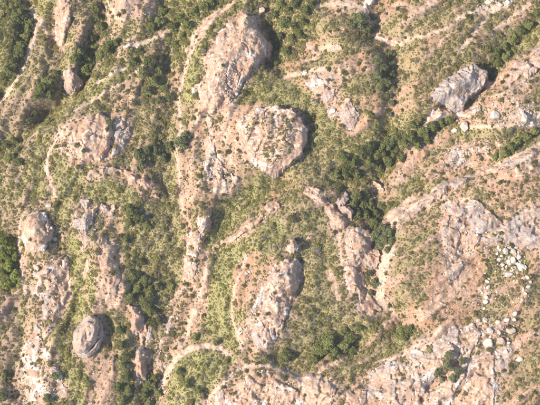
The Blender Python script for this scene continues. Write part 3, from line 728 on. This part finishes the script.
def boulder(px, py, r, label, mat, group=None, asp=1.0, rot=None, hz=.85):
    x, y, z = top_at(px, py); k = int(rng.integers(6)); r *= M_PX * 1.08
    o = bpy.data.objects.new('boulder', boulder_data(k, mat)); COL.objects.link(o)
    asp = rng.uniform(.85, 1.2); o.scale = (r * asp, r / asp, r * hz); o.location = (x, y, z + r * hz * .12)
    o.rotation_euler = (rng.uniform(-.2, .2), rng.uniform(-.2, .2), rng.uniform(0, 6.28) if rot is None else rot)
    tag(o, label, 'boulder', group)
    return o
HEAP = [(505,252,3.4,'broad pale boulder, largest at the top of the white boulder heap'),
 (514,253,3.0,'pale boulder right of the broad one at the top of the white heap'),
 (513,261,3.2,'tan tinted boulder in the middle of the white heap'),
 (522,268,4.6,'big white boulder with dark shadow at the right end of the heap'),
 (513,268,3.0,'white boulder just left of the big white boulder in the heap'),
 (508,262,2.4,'small bright white boulder at the centre of the heap'),
 (499,260,2.3,'pale upright boulder on the left side of the white heap'),
 (502,265,2.1,'small pale boulder low on the left side of the white heap'),
 (509,275,3.2,'rounded white boulder at the foot of the heap on orange soil'),
 (497,254,1.6,'smallest pale stone at the upper left of the white heap'),
 (498,247,2.0,'pointed tan stone above the white heap'),
 (512,247,2.1,'pale stone at the very top of the white heap'),
 (519,257,2.3,'white stone against the dark shadow right of the heap'),
 (503,269,1.6,'little white stone under the left side of the heap')]
for px, py, r, l in HEAP: boulder(px, py, r, l, MB)
for px, py, r in [(501,256,1.5),(509,257,1.7),(517,264,1.8),(506,267,1.5),(511,272,1.4),(517,273,1.6),(500,250,1.4),(508,248,1.5),(516,248,1.6),(495,258,1.2),(505,259,1.3),(520,262,1.4),(514,277,1.3),(504,273,1.2),(518,252,1.4),(509,266,1.2)]:
    boulder(px, py, r, 'small stone wedged between the bigger boulders of the white heap', MBT if r < 1.4 else MB, 'small stones of the white heap')
TRAIN = [(527,277,2.2),(530,282,2),(528,287,2.4),(523,290,1.8),(525,294,1.5),(521,301,2.4),(530,276,1.4),(526,283,1.5)]
for px, py, r in TRAIN: boulder(px, py, r, 'small white boulder in the trail of stones below the big white boulder', MB, 'stones trailing down from the white heap')
for px, py, r in [(487,282,2),(488,287,2.1),(486,297,2.6),(485,302,2.6),(489,279,1.4),(482,293,1.3),(484,309,1.5)]:
    boulder(px, py, r, 'small pale boulder in the short row left of the dark olive scrub patch', MB, 'stones left of the dark scrub patch')
LOWER = [(515,314,2.6,'pale boulder at the top right of the scattered lower boulders',MB),(485,320,3.2,'pale boulder at the left of the scattered lower boulders',MB),
 (478,321,2.0,'small pale boulder at the far left of the scattered lower boulders',MB),(490,331,3.0,'white square boulder just above the round grey boulder',MB),
 (514,320,2.0,'small white boulder below the pale top right one',MB),(487,343,4.8,'round pale boulder with strong dark shadow standing alone above the reddish slab',MB),
 (483,334,2.0,'small stone up left of the round shadowed boulder',MB),(499,333,2.4,'pale pointed stone between the white square boulder and the tan ones',MB),
 (501,342,4.2,'long tan boulder right of the round shadowed boulder',MBT),(511,331,4.6,'tall tan boulder with dark scrub on its right',MBT),
 (519,360,3.0,'lone white boulder with shadow on bare soil at the right bottom',MB),(497,322,2.6,'pale boulder in the middle of the upper lower row',MB),
 (506,320,2.6,'pale boulder right of the middle in the upper lower row',MB),(508,343,2.0,'small grey stone right of the long tan boulder',MB),
 (505,352,2.2,'grey stone below the long tan boulder',MB),(498,357,2.0,'lowest small grey stone above the bluish ridge',MB)]
for px, py, r, l, m in LOWER: boulder(px, py, r, l, m)
MISC = [(465,127,4.2,'cream boulder slab beside the green band below the grey boulder dome',MB),(454,131,2.8,'white stone left of the cream boulder slab',MB),
 (495,115,4.5,'pale boulder at the left end of the broken rocks under the right ridge',MB),(524,118,4.0,'pale boulder in the middle of the broken rocks under the right ridge',MB),
(369,1,4.5,'white boulder cut by the top edge at the head of the canyon',MB),
 (488,3,3.0,'white boulder on the top edge, left of three',MB),(500,6,2.6,'white boulder on the top edge, middle of three',MB),(508,3,2.6,'white boulder on the top edge, right of three',MB),
 (244,162,0,'',MB),(129,40,2.6,'white stone at the right end of the pale stepped ledge',MB),(241,331,3.2,'white stone on the left side of the teardrop slab',MB),
 (260,325,2.8,'white stone in the middle of the teardrop slab',MB),(195,92,3.4,'pale stone at the lower left corner of the largest pink slab',MB),
 (55,239,2.6,'white stone on the right flank of the round pink knob',MB),(45,272,3.6,'tan boulder at the top of the pale streaked apron, left',MBT),(37,269,3.0,'tan boulder beside the left end of the pale apron',MBT),
 (49,206,2.6,'pale stone at the lower end of the thin curling ledge',MB),
 (305,74,2.6,'pale stone on the bare strip left of the broken grey ridge',MB),(314,81,3.0,'white stone at the top of the broken grey ridge',MB),(333,112,3.4,'cream upright stone in the broken grey ridge',MB),
 (262,10,3.6,'dark edged stone at the top right corner of the largest slab',MBT)]
for px, py, r, l, m in MISC:
    if r: boulder(px, py, r, l, m)

# ------------------------------------------------------------------ plants
def leaf_quads(C, Nn, size, r):
    """one randomly turned quad per centre"""
    n = len(C); a = r.normal(size=(n, 3)); a -= (a * Nn).sum(1, keepdims=True) * Nn * .6
    a /= np.linalg.norm(a, axis=1, keepdims=True) + 1e-9
    b = np.cross(Nn, a); b /= np.linalg.norm(b, axis=1, keepdims=True) + 1e-9
    s = size[:, None]; V = np.stack([C - a * s - b * s * .6, C + a * s * .3 - b * s * .8, C + a * s + b * s * .5, C - a * s * .4 + b * s * .8], 1).reshape(-1, 3)
    return V, np.arange(n * 4).reshape(n, 4)
def clump_leaves(blobs, per, lsize, seed, up=1.0):
    r = np.random.default_rng(seed); Cs = []; Ns = []
    for (cx, cy, cz, br) in blobs:
        n = max(6, int(per * br * br)); d = r.normal(size=(n, 3)); d /= np.linalg.norm(d, axis=1, keepdims=True)
        d[:, 2] = np.where(d[:, 2] < -.35, -d[:, 2], d[:, 2])
        rad = br * r.uniform(.55, 1.08, (n, 1)); Cs.append(np.array([cx, cy, cz]) + d * rad * np.array([1, 1, .85]))
        m = d + r.normal(size=(n, 3)) * .45 + np.array([0, 0, .6]) * up; m /= np.linalg.norm(m, axis=1, keepdims=True); Ns.append(m)
    C = np.concatenate(Cs); Nn = np.concatenate(Ns)
    return leaf_quads(C, Nn, lsize * r.uniform(.6, 1.3, len(C)), r)
def shrub_mesh(seed):
    r = np.random.default_rng(seed); bl = []
    for k in range(int(r.integers(5, 9))):
        a = r.uniform(0, 6.28); q = r.uniform(.1, .62); bl.append((q * math.cos(a), q * math.sin(a) , r.uniform(.25, .7), r.uniform(.28, .48)))
    bl.append((0, 0, .5, .5))
    return clump_leaves(bl, 120, .13, seed + 100)
SHRUBS = [shrub_mesh(s) for s in range(7)]
hid = bpy.data.collections.new('scrub_kinds')
for V, F in SHRUBS:
    o = mesh_obj('scrub_kind', V, F, MSCRUB, link=False, smooth=False); hid.objects.link(o)

def tube(pts, rad, n=6):
    V = []; F = []; pts = [np.array(p, float) for p in pts]
    for i, p in enumerate(pts):
        d = pts[min(i + 1, len(pts) - 1)] - pts[max(i - 1, 0)]; d /= np.linalg.norm(d)
        u = np.cross(d, (0.31, .9, .2)); u /= np.linalg.norm(u); w = np.cross(d, u)
        for k in range(n):
            a = 2 * math.pi * k / n; V.append(p + rad[i] * (math.cos(a) * u + math.sin(a) * w))
    for i in range(len(pts) - 1):
        for k in range(n): F.append((i * n + k, i * n + (k + 1) % n, (i + 1) * n + (k + 1) % n, (i + 1) * n + k))
    return V, F
def tree_meshes(seed):
    """unit crown radius ~1, height ~1.55"""
    r = np.random.default_rng(seed); bl = []; V = []; F = []
    def add(p, rad):
        v, f = tube(p, rad); o = len(V); V.extend(v); F.extend([tuple(q + o for q in g) for g in f])
    add([(0, 0, -.25), (.03, .02, .25), (-.02, .03, .6), (.03, -.02, 1.05)], [.10, .085, .065, .03])
    nb = int(r.integers(9, 14)); off = r.uniform(0, 6.28)
    for k in range(nb):
        a = off + k * 2.4 + r.uniform(-.3, .3); q = r.uniform(.25, .78); z = r.uniform(.55, 1.2) - .25 * q
        e = (q * math.cos(a), q * math.sin(a) * r.uniform(.85, 1.1), z); bl.append((*e, r.uniform(.24, .42)))
        add([(0, 0, .35 + .3 * r.random()), (e[0] * .5, e[1] * .5, z * .75), e], [.045, .032, .012])
    bl.append((0, 0, 1.1, .4)); 
    return (V, F), clump_leaves(bl, 700, .085, seed + 300, .35)
TREES = []
for s in range(8):
    (tv, tf), (cv, cf) = tree_meshes(s + 40)
    t_ = mesh_obj('trunk', tv, tf, MBARK, link=False); d1 = t_.data; bpy.data.objects.remove(t_)
    d2 = {}
    for kk in ('dark', 'mid', 'grey', 'fresh'):
        c_ = mesh_obj('crown', cv, cf, LEAF[kk], link=False, smooth=False); d2[kk] = c_.data; bpy.data.objects.remove(c_)
    TREES.append((d1, d2))
def tree(px, py, r, kind, label, group, tall=1.0):
    x, y, z = top_at(px, py); r *= M_PX
    k = int(rng.integers(len(TREES)))
    e = bpy.data.objects.new('tree', None); COL.objects.link(e); e.empty_display_size = .5
    e.location = (x, y, z); s = r / .95; e.scale = (s * rng.uniform(.9, 1.1), s * rng.uniform(.9, 1.1), s * tall * rng.uniform(.85, 1.15)); e.rotation_euler = (0, 0, rng.uniform(0, 6.28))
    for nm, d in (('trunk', TREES[k][0]), ('crown', TREES[k][1][kind])):
        c = bpy.data.objects.new(nm, d); COL.objects.link(c); c.parent = e
    tag(e, label, 'tree', group)
ORD = ['first', 'second', 'third', 'fourth', 'fifth', 'sixth', 'seventh', 'eighth', 'ninth', 'tenth', 'eleventh', 'twelfth', 'thirteenth', 'fourteenth', 'fifteenth', 'sixteenth', 'seventeenth', 'eighteenth', 'nineteenth', 'twentieth', 'twenty-first', 'twenty-second']
WOODS = [
 ('dark', 'tree in the shadow right of the round dome', 'top', 'dark', [(313,119,3.2),(315,127,3.4),(314,136,2.8),(312,145,2.6)]),
 ('dark', 'tree added to darken the cleft behind the largest slab', 'top', 'dark', [(270,22,3),(273,32,3),(275,52,3),(271,66,2.8)]),  # small dark trees put in to darken the slab's shadowed rim
 ('dark', 'tree added to deepen the shadow right of the grey dome', 'top', 'dark', [(493,70,3),(494,78,3)]),  # dark trees added to reinforce the dome's shadow
 ('dark green', 'tree in the strip left of the top left trail', 'top', 'dark', [(17,16,6),(25,19,7),(28,27,6),(25,36,6),(21,45,6),(18,54,6),(13,63,6),(9,72,5),(20,4,5),(12,28,4)]),
 ('green', 'tree in the thicket left of the tan rock knob', 'top', 'mid', [(46,82,6),(41,90,6),(50,93,6),(37,98,5),(55,75,4)]),
 ('green', 'tree in the grove above the tan rock knob', 'left', 'mid', [(75,60,6),(84,70,6),(87,58,6),(93,47,5),(101,55,6),(109,49,7),(115,43,5),(80,52,5),(92,66,5)]),
 ('dark', 'tree in the narrow gully at upper left', 'top', 'dark', [(97,8,4.5),(98,17,4.5),(101,26,5),(106,34,5),(92,38,4)]),
 ('dark green', 'tree in the wood left of the curved trail', 'top', 'dark', [(140,52,5),(150,62,6),(160,70,5),(143,72,6),(154,82,6),(146,92,5),(164,88,5),(169,97,4),(160,100,5),(134,62,5)]),
 ('green', 'tree along the top edge left of the curved trail', 'left', 'mid', [(158,22,5),(164,12,5),(172,27,6),(180,18,6),(188,26,6),(193,12,6),(203,8,5),(211,3,5),(182,36,5),(176,45,5),(150,28,5)]),
 ('dark green', 'tree in the dark wood behind the largest pink slab', 'left', 'dark', [(274,14,5),(280,6,6),(288,12,6),(296,5,6),(304,12,6),(311,6,5),(284,24,6),(294,26,5),(303,24,5),(292,38,5),(281,36,5),(300,36,5),(276,46,5),(287,50,5),(275,62,4)]),
 ('grey-green', 'tree on the steep bank above the canyon', 'top', 'grey', [(359,21,8),(366,29,6),(352,28,4),(375,63,6),(382,70,6),(377,76,5),(385,82,6),(380,90,5),(387,97,5),(391,55,4),(389,66,5),(391,76,4.5),(393,89,4.5),(392,104,4),(390,116,4)]),
 ('green', 'tree in the wood right of the round dome', 'left', 'dark', [(336,176,6),(345,171,8),(343,157,5),(353,162,6),(357,173,6),(361,152,6),(369,163,6),(369,146,6),(377,154,7),(386,144,7),(389,160,6),(396,151,6),(396,137,6),(404,144,6),(402,158,5),(381,167,5)]),
 ('green', 'tree in the band of trees below the grey boulder dome', 'left', 'mid', [(411,138,6),(418,146,5),(422,133,6),(431,128,6),(440,124,6),(449,120,5),(428,140,5),(412,126,4)]),
 ('dark', 'tree in the shaded canyon', 'top', 'dark', [(356,196,5),(365,194,5),(353,205,5),(362,205,6),(371,204,6),(376,213,6),(366,215,6),(358,214,5),(373,223,5),(381,206,4)]),
 ('bright green', 'tree of the rounded canyon thicket', 'top', 'grey', [(383,229,6),(390,233,6),(377,236,7),(385,240,7),(391,242,5),(380,247,6),(387,250,4)]),
 ('grey-green', 'tree in the lower canyon beside pink slab', 'top', 'grey', [(369,274,4),(373,284,5),(371,292,4)]),
 ('green', 'tree in the diagonal green band at top right', 'left', 'mid', [(488,68,4.5),(497,64,5),(497,54,5),(505,47,5),(513,40,5),(520,31,5),(528,25,5),(536,15,5),(506,58,4.5)]),
 ('green', 'tree in the green band above the long brown crest', 'left', 'mid', [(495,158,4.5),(503,154,5),(511,149,5),(518,143,5),(526,137,5),(534,132,4.5)]),
 ('green', 'tree in the thicket at bottom centre', 'left', 'mid', [(285,357,7),(313,360,5),(320,350,8),(328,342,8),(333,354,7),(343,346,7),(350,339,6),(352,351,5),(344,331,5),(360,328,5)]),
 ('rounded green', 'tree standing apart above the grey rock sheet', 'left', 'mid', [(401,335,8),(408,331,7)]),
 ('bright green', 'tree at the left edge', 'top', 'fresh', [(3,242,6),(10,248,6),(5,256,7),(14,258,6),(10,267,7),(3,274,6),(15,276,6),(7,284,6)]),
 ('dark', 'tree on the wooded slope left of the gully', 'top', 'dark', [(131,211,6),(139,219,6),(129,224,5),(147,226,5),(126,240,5),(141,262,5),(133,276,6),(145,281,6),(137,290,6),(150,292,6),(129,299,6),(146,303,6),(158,287,5),(170,282,4)]),
 ('dark', 'tree in the gully between tan fin and grey ledge', 'top', 'dark', [(150,312,6),(158,321,5),(151,322,5),(155,378,5),(148,385,6),(158,392,6),(144,395,6),(150,402,5)]),
 ('dark', 'tree beside the tan fin at bottom left', 'top', 'dark', [(122,345,5),(126,357,5),(124,368,5),(127,378,6),(119,388,5),(128,391,5),(122,401,5),(120,330,5)]),
 ('grey-green', 'tree right of the crescent of pink rock', 'left', 'grey', [(139,155,6),(147,150,5),(156,151,6),(163,158,5),(170,146,6),(180,142,7),(186,136,5),(141,164,5)]),
 ('green', 'tree at the bottom centre left on the green slope', 'left', 'mid', [(180,372,4.5),(188,384,5),(196,337,4.5),(198,390,4),(216,343,4)]),
 ('dark', 'tree in the bottom left corner', 'left', 'dark', [(3,396,5),(6,375,4),(57,377,5),(48,398,4)]),
 ('grey-green', 'bushy tree on the grey sheet at bottom right', 'top', 'grey', [(449,356,5),(446,366,5),(457,372,5),(452,379,5),(463,362,4),(441,380,4),(437,373,3.5)]),
 ('dark', 'tree in shadow beside the flat pink dome', 'top', 'dark', [(110,124,3.5),(108,131,3),(85,152,3),(78,147,2.5)]),
 ('dark', 'tree in the left edge gully', 'top', 'dark', [(13,140,5),(17,150,5),(10,158,5),(19,162,4),(5,145,5),(33,112,4),(28,120,4)]),
]
for col, phrase, side, kind, L in WOODS:
    L = sorted(L, key=lambda q: q[0] if side == 'left' else q[1])
    for i, (px, py, r) in enumerate(L):
        lab = f'{ORD[i]} {col} {phrase}, from {side}'
        tree(px + rng.uniform(-.6, .6), py + rng.uniform(-.6, .6), r * rng.uniform(.9, 1.12), kind, lab, phrase.replace('tree', 'trees', 1) if len(L) > 1 else None)

# ------------------------------------------------------------------ scrub
sp_ = .70
cx = np.arange(XLO + 2, XHI - 2, sp_); cy = np.arange(YLO + 2, YHI - 2, sp_ * .9)
PX, PY = np.meshgrid(cx, cy); PX[1::2] += sp_ / 2
PX = (PX + rng.uniform(-.36, .36, PX.shape) * sp_).ravel(); PY = (PY + rng.uniform(-.36, .36, PY.shape) * sp_).ravel()
dn = bil(DENS, PX, PY); tt = bil(TINT, PX, PY); sz = bil(SIZE, PX, PY); onr = bil(ONROCK, PX, PY) > .5
clus = .5 + .5 * fbm(PX / 2.6, PY / 2.6, 91, 2)
prob = np.clip(np.where(dn > .85, dn, dn ** 1.35 * (.35 + 1.25 * clus)), 0, 1)
keep = rng.random(len(PX)) < prob
PX, PY, dn, tt, sz, onr = PX[keep], PY[keep], dn[keep], tt[keep], sz[keep], onr[keep]
PZ = bil(TOP, PX, PY) - .06
n = len(PX)
scl = sz * np.clip(rng.lognormal(-.2, .45, n), .3, 2.3) * .50
scl *= (.74 + .48 * ss(-.25, .45, fbm(PX / 3.2, PY / 3.2, 97, 3)))
scl *= np.where(onr, .85, 1) * (1 + .5 * (rng.random(n) < .10))
tt = np.clip(tt + rng.normal(0, .16, n) + .25 * fbm(PX / 9, PY / 9, 93, 2), 0, 1)
c0 = np.array([.24, .19, .11]); c1 = np.array([.255, .212, .08]); c2 = np.array([.24, .222, .068])
k = tt[:, None]
tint = np.where(k < .5, c0 + (c1 - c0) * k * 2, c1 + (c2 - c1) * (k * 2 - 1)) * rng.uniform(.75, 1.2, (n, 1))
tint = np.where(rng.random((n, 1)) < .06, np.array([.26, .215, .165]), tint)       # dead grey plants
# the largest free-standing shrubs become things of their own
lone = np.where((dn < .62) & (dn > .02) & (PX > -95) & (PX < 95) & (PY > -70) & (PY < 72))[0]
lone = lone[np.argsort(-scl[lone])][:290]
U, Vv = uv(PX[lone], PY[lone])
ZONES = [((440,45),'olive shrub on the orange slope above the grey boulder dome'),((440,155),'olive shrub on the tan slope below the wood and grey dome'),
 ((520,170),'olive shrub on the slope under the brown crest, right edge'),((410,270),'olive shrub on the orange slope right of the canyon'),
 ((465,250),'dark shrub on bare ground left of the white boulder heap'),((525,385),'olive shrub on the bare slope in the bottom right corner'),
 ((350,70),'olive shrub on the scrubby hill left of the upper canyon'),((265,320),'shrub growing on or beside the teardrop slab'),
 ((190,150),'shrub on the broken slope left of the round dome'),((130,10),'shrub on the tan mound at the top left'),
 ((20,120),'dry shrub on the brownish slope at the left edge'),((110,280),'shrub on the bare pinkish slope at left'),((100,380),'shrub on the pale ground under the big ledged boulder'),
 ((10,350),'dry shrub on the left edge, lower part'),((440,310),'olive shrub on the orange ground above the grey sheet'),((80,20),'shrub on the grey-brown slope near the top left'),
 ((270,140),'shrub on the cap of the round central dome'),((430,380),'shrub on the grey sheet at bottom right'),((230,70),'shrub on the largest pink slab'),((260,390),'shrub on the pink slab at the bottom edge'),
 ((500,110),'shrub between the broken rocks under the right ridge'),((40,230),'shrub beside the round pink knob'),((125,92),'shrub on the bare patch below the thin pale trail'),((195,250),'shrub among the whitish stones left of the bright hollow'),((40,370),'shrub in the whitish rubble bottom left')]
ZC = np.array([z[0] for z in ZONES], float)
SHD = []
for V, F in SHRUBS:
    o = mesh_obj('shrub', V, F, LEAF['olive'], link=False, smooth=False); SHD.append(o.data); bpy.data.objects.remove(o)
for q, u_, v_ in zip(lone, U, Vv):
    zi = int(np.argmin((ZC[:, 0] - u_) ** 2 + (ZC[:, 1] - v_) ** 2)); lab = ZONES[zi][1]
    o = bpy.data.objects.new('shrub', SHD[int(rng.integers(7))]); COL.objects.link(o)
    s = float(scl[q]) * 1.05; o.location = (PX[q], PY[q], PZ[q]); o.scale = (s, s, s * rng.uniform(.75, 1.1)); o.rotation_euler = (0, 0, rng.uniform(0, 6.28))
    tag(o, 'small ' + lab, 'shrub', lab.replace('shrub', 'shrubs', 1))
rest = np.ones(n, bool); rest[lone] = False

def scatter(name, X, Y, Z, S, Tn, coll, label, cat, flat=(1.05, 1.05, .72), upright=True):
    me = bpy.data.meshes.new(name); n = len(X); me.vertices.add(n)
    me.vertices.foreach_set('co', np.stack([X, Y, Z], -1).astype(np.float32).ravel())
    a = me.attributes.new('tint', 'FLOAT_COLOR', 'POINT'); a.data.foreach_set('color', np.concatenate([Tn, np.ones((n, 1))], 1).astype(np.float32).ravel())
    a = me.attributes.new('psize', 'FLOAT', 'POINT'); a.data.foreach_set('value', S.astype(np.float32))
    o = bpy.data.objects.new(name, me); COL.objects.link(o)
    ng = bpy.data.node_groups.new(name, 'GeometryNodeTree'); ng.is_modifier = True
    ng.interface.new_socket('Geometry', in_out='INPUT', socket_type='NodeSocketGeometry'); ng.interface.new_socket('Geometry', in_out='OUTPUT', socket_type='NodeSocketGeometry')
    gi = ng.nodes.new('NodeGroupInput'); go = ng.nodes.new('NodeGroupOutput'); L = ng.links.new
    ip = ng.nodes.new('GeometryNodeInstanceOnPoints'); ci = ng.nodes.new('GeometryNodeCollectionInfo')
    ci.inputs['Collection'].default_value = coll; ci.inputs['Separate Children'].default_value = True; ci.inputs['Reset Children'].default_value = True
    ip.inputs['Pick Instance'].default_value = True
    ri = ng.nodes.new('FunctionNodeRandomValue'); ri.data_type = 'INT'; ri.inputs['Min'].default_value = 0; ri.inputs['Max'].default_value = len(coll.objects) - 1
    rv = ng.nodes.new('FunctionNodeRandomValue'); rv.data_type = 'FLOAT_VECTOR'
    lo = (-.15, -.15, 0) if upright else (-3, -3, 0)
    rv.inputs[0].default_value = lo; rv.inputs[1].default_value = (-lo[0], -lo[1], 6.28)
    na = ng.nodes.new('GeometryNodeInputNamedAttribute'); na.data_type = 'FLOAT'; na.inputs['Name'].default_value = 'psize'
    vm_ = ng.nodes.new('ShaderNodeVectorMath'); vm_.operation = 'SCALE'; vm_.inputs[0].default_value = flat
    L(na.outputs[0], vm_.inputs['Scale']); L(gi.outputs[0], ip.inputs['Points']); L(ci.outputs[0], ip.inputs['Instance'])
    L([s for s in ri.outputs if s.type == 'INT'][0], ip.inputs['Instance Index']); L(rv.outputs[0], ip.inputs['Rotation']); L(vm_.outputs[0], ip.inputs['Scale'])
    L(ip.outputs[0], go.inputs[0])
    md = o.modifiers.new('scatter', 'NODES'); md.node_group = ng
    tag(o, label, cat); o['kind'] = 'stuff'
    return o
# the same scrub carried on over the ground outside the picture
def zmesh(x, y):
    i = np.clip(np.searchsorted(ax, x) - 1, 0, len(ax) - 2); j = np.clip(np.searchsorted(ay, y) - 1, 0, len(ay) - 2)
    fx = (x - ax[i]) / (ax[i + 1] - ax[i]); fy = (y - ay[j]) / (ay[j + 1] - ay[j])
    return (GZ[j, i] * (1 - fx) + GZ[j, i + 1] * fx) * (1 - fy) + (GZ[j + 1, i] * (1 - fx) + GZ[j + 1, i + 1] * fx) * fy
QX = rng.uniform(-230, 230, 60000); QY = rng.uniform(-190, 210, 60000)
q_ = ((QX < XLO + 2) | (QX > XHI - 2) | (QY < YLO + 2) | (QY > YHI - 2)) & (fbm(QX / 14, QY / 14, 98, 3) > -.12 + .5 * rng.normal(size=60000) * .3)
QX, QY = QX[q_], QY[q_]; qn = len(QX); QT = np.clip(.55 + .3 * rng.normal(size=qn), 0, 1)[:, None]
QT = np.where(QT < .5, c0 + (c1 - c0) * QT * 2, c1 + (c2 - c1) * (QT * 2 - 1)) * rng.uniform(.75, 1.2, (qn, 1))
scatter('scrub', np.concatenate([PX[rest], QX]), np.concatenate([PY[rest], QY]), np.concatenate([PZ[rest], zmesh(QX, QY) - .06]),
        np.concatenate([scl[rest], np.clip(rng.lognormal(-.35, .45, qn), .3, 2)]), np.concatenate([tint[rest], QT]), hid, 'low olive and green chaparral scrub covering the hillside between the rocks', 'scrub')

# ------------------------------------------------------------------ loose stones
stc = bpy.data.collections.new('stone_kinds')
for kk in range(5):
    bm = bmesh.new(); bmesh.ops.create_icosphere(bm, subdivisions=2, radius=1.0)
    V = np.array([v.co[:] for v in bm.verts]); F = np.array([[v.index for v in f.verts] for f in bm.faces]); bm.free()
    r = np.random.default_rng(500 + kk)
    for q in range(8):
        nn = r.normal(size=3); nn /= np.linalg.norm(nn); dd = V @ nn - r.uniform(.5, .85); V -= np.where(dd > 0, dd, 0)[:, None] * nn
    o = mesh_obj('stone_kind', V, F, MST, link=False, smooth=False); stc.objects.link(o)
STONES = [([(440,255),(490,250),(482,300),(425,322)],90),([(494,245),(525,250),(526,272),(500,280)],70),([(478,316),(518,312),(514,346),(482,346)],60),([(58,140),(78,136),(82,162),(62,160)],120),([(112,118),(130,122),(128,140),(120,150)],50),([(20,340),(45,335),(64,392),(20,402)],160),([(48,222),(64,228),(62,246),(48,248)],50),
 ([(196,150),(212,140),(236,180),(210,190)],110),([(182,235),(212,214),(198,280),(184,278)],90),([(236,255),(250,300),(245,345),(262,330),(266,280)],90),
 ([(468,105),(540,105),(540,130),(480,132)],150),([(440,145),(505,142),(470,168),(442,170)],110),([(472,0),(515,0),(512,10),(478,14)],60),
 ([(480,240),(528,245),(532,330),(474,330)],110),([(470,325),(520,325),(512,360),(480,355)],70),([(228,70),(240,62),(238,100),(224,108)],70),([(360,375),(470,330),(450,405),(362,405)],150),
 ([(440,205),(490,230),(470,260),(440,250)],80),([(225,385),(300,380),(300,405),(215,405)],60),([(380,250),(395,255),(395,315),(376,300)],60),([(310,80),(355,105),(352,130),(325,110)],60),
 ([(20,255),(68,255),(60,310),(40,330)],90),([(82,200),(118,206),(90,240),(72,225)],50),([(155,300),(180,295),(168,390),(155,390)],70),([(115,45),(140,40),(138,50),(118,58)],30)]
sx, sy, ssz = [], [], []
for P, cnt in STONES:
    P = np.array(P, float); lo = P.min(0); hi = P.max(0)
    q = rng.uniform(lo, hi, (cnt * 3, 2)); q = q[poly_sd(P, q[:, 0], q[:, 1]) > 0][:cnt]
    for a_, b_ in q:
        x, y = at(a_, b_); sx.append(x); sy.append(y); ssz.append(min(.9, rng.lognormal(-1.35, .45)))
gx_ = rng.uniform(XLO + 3, XHI - 3, 16000); gy_ = rng.uniform(YLO + 3, YHI - 3, 16000)
gd = bil(DENS, gx_, gy_); gk = rng.random(16000) < np.clip(.75 - gd, 0, 1) * ss(-.1, .5, fbm(gx_ / 5, gy_ / 5, 95, 3)) * 1.6
sx += list(gx_[gk]); sy += list(gy_[gk]); ssz += list(np.minimum(.6, rng.lognormal(-1.75, .4, int(gk.sum()))))
sx, sy, ssz = map(np.array, (sx, sy, ssz)); szz = bil(TOP, sx, sy) + .05
scatter('loose_stones', sx, sy, szz, ssz, np.ones((len(sx), 3)), stc, 'loose pale stones scattered over the bare rock and soil', 'stones', (1, 1, .7), True)
print('scrub', int(rest.sum()), 'shrubs', len(lone), 'objects', len(bpy.data.objects))

# ------------------------------------------------------------------ thin summer haze between the aircraft and the slope
hz_v = [(sx_ * 2600.0, sy_ * 2600.0, z_) for z_ in (float(GZ.min()) - 1.0, CAM[2] + 25.0) for sx_, sy_ in ((-1, -1), (1, -1), (1, 1), (-1, 1))]
hm = bpy.data.materials.new('haze_air'); hm.use_nodes = True; ht = hm.node_tree; ht.nodes.clear()
pv = ht.nodes.new('ShaderNodeVolumePrincipled'); pv.inputs['Color'].default_value = (.93, .95, 1.0, 1); pv.inputs['Density'].default_value = 6e-5; pv.inputs['Anisotropy'].default_value = .2
ho = ht.nodes.new('ShaderNodeOutputMaterial'); ht.links.new(pv.outputs[0], ho.inputs['Volume'])
hz = mesh_obj('haze', hz_v, [(3, 2, 1, 0), (4, 5, 6, 7), (0, 1, 5, 4), (1, 2, 6, 5), (2, 3, 7, 6), (3, 0, 4, 7)], hm, smooth=False)
tag(hz, 'thin pale haze in the air over the whole hillside', 'haze'); hz['kind'] = 'stuff'
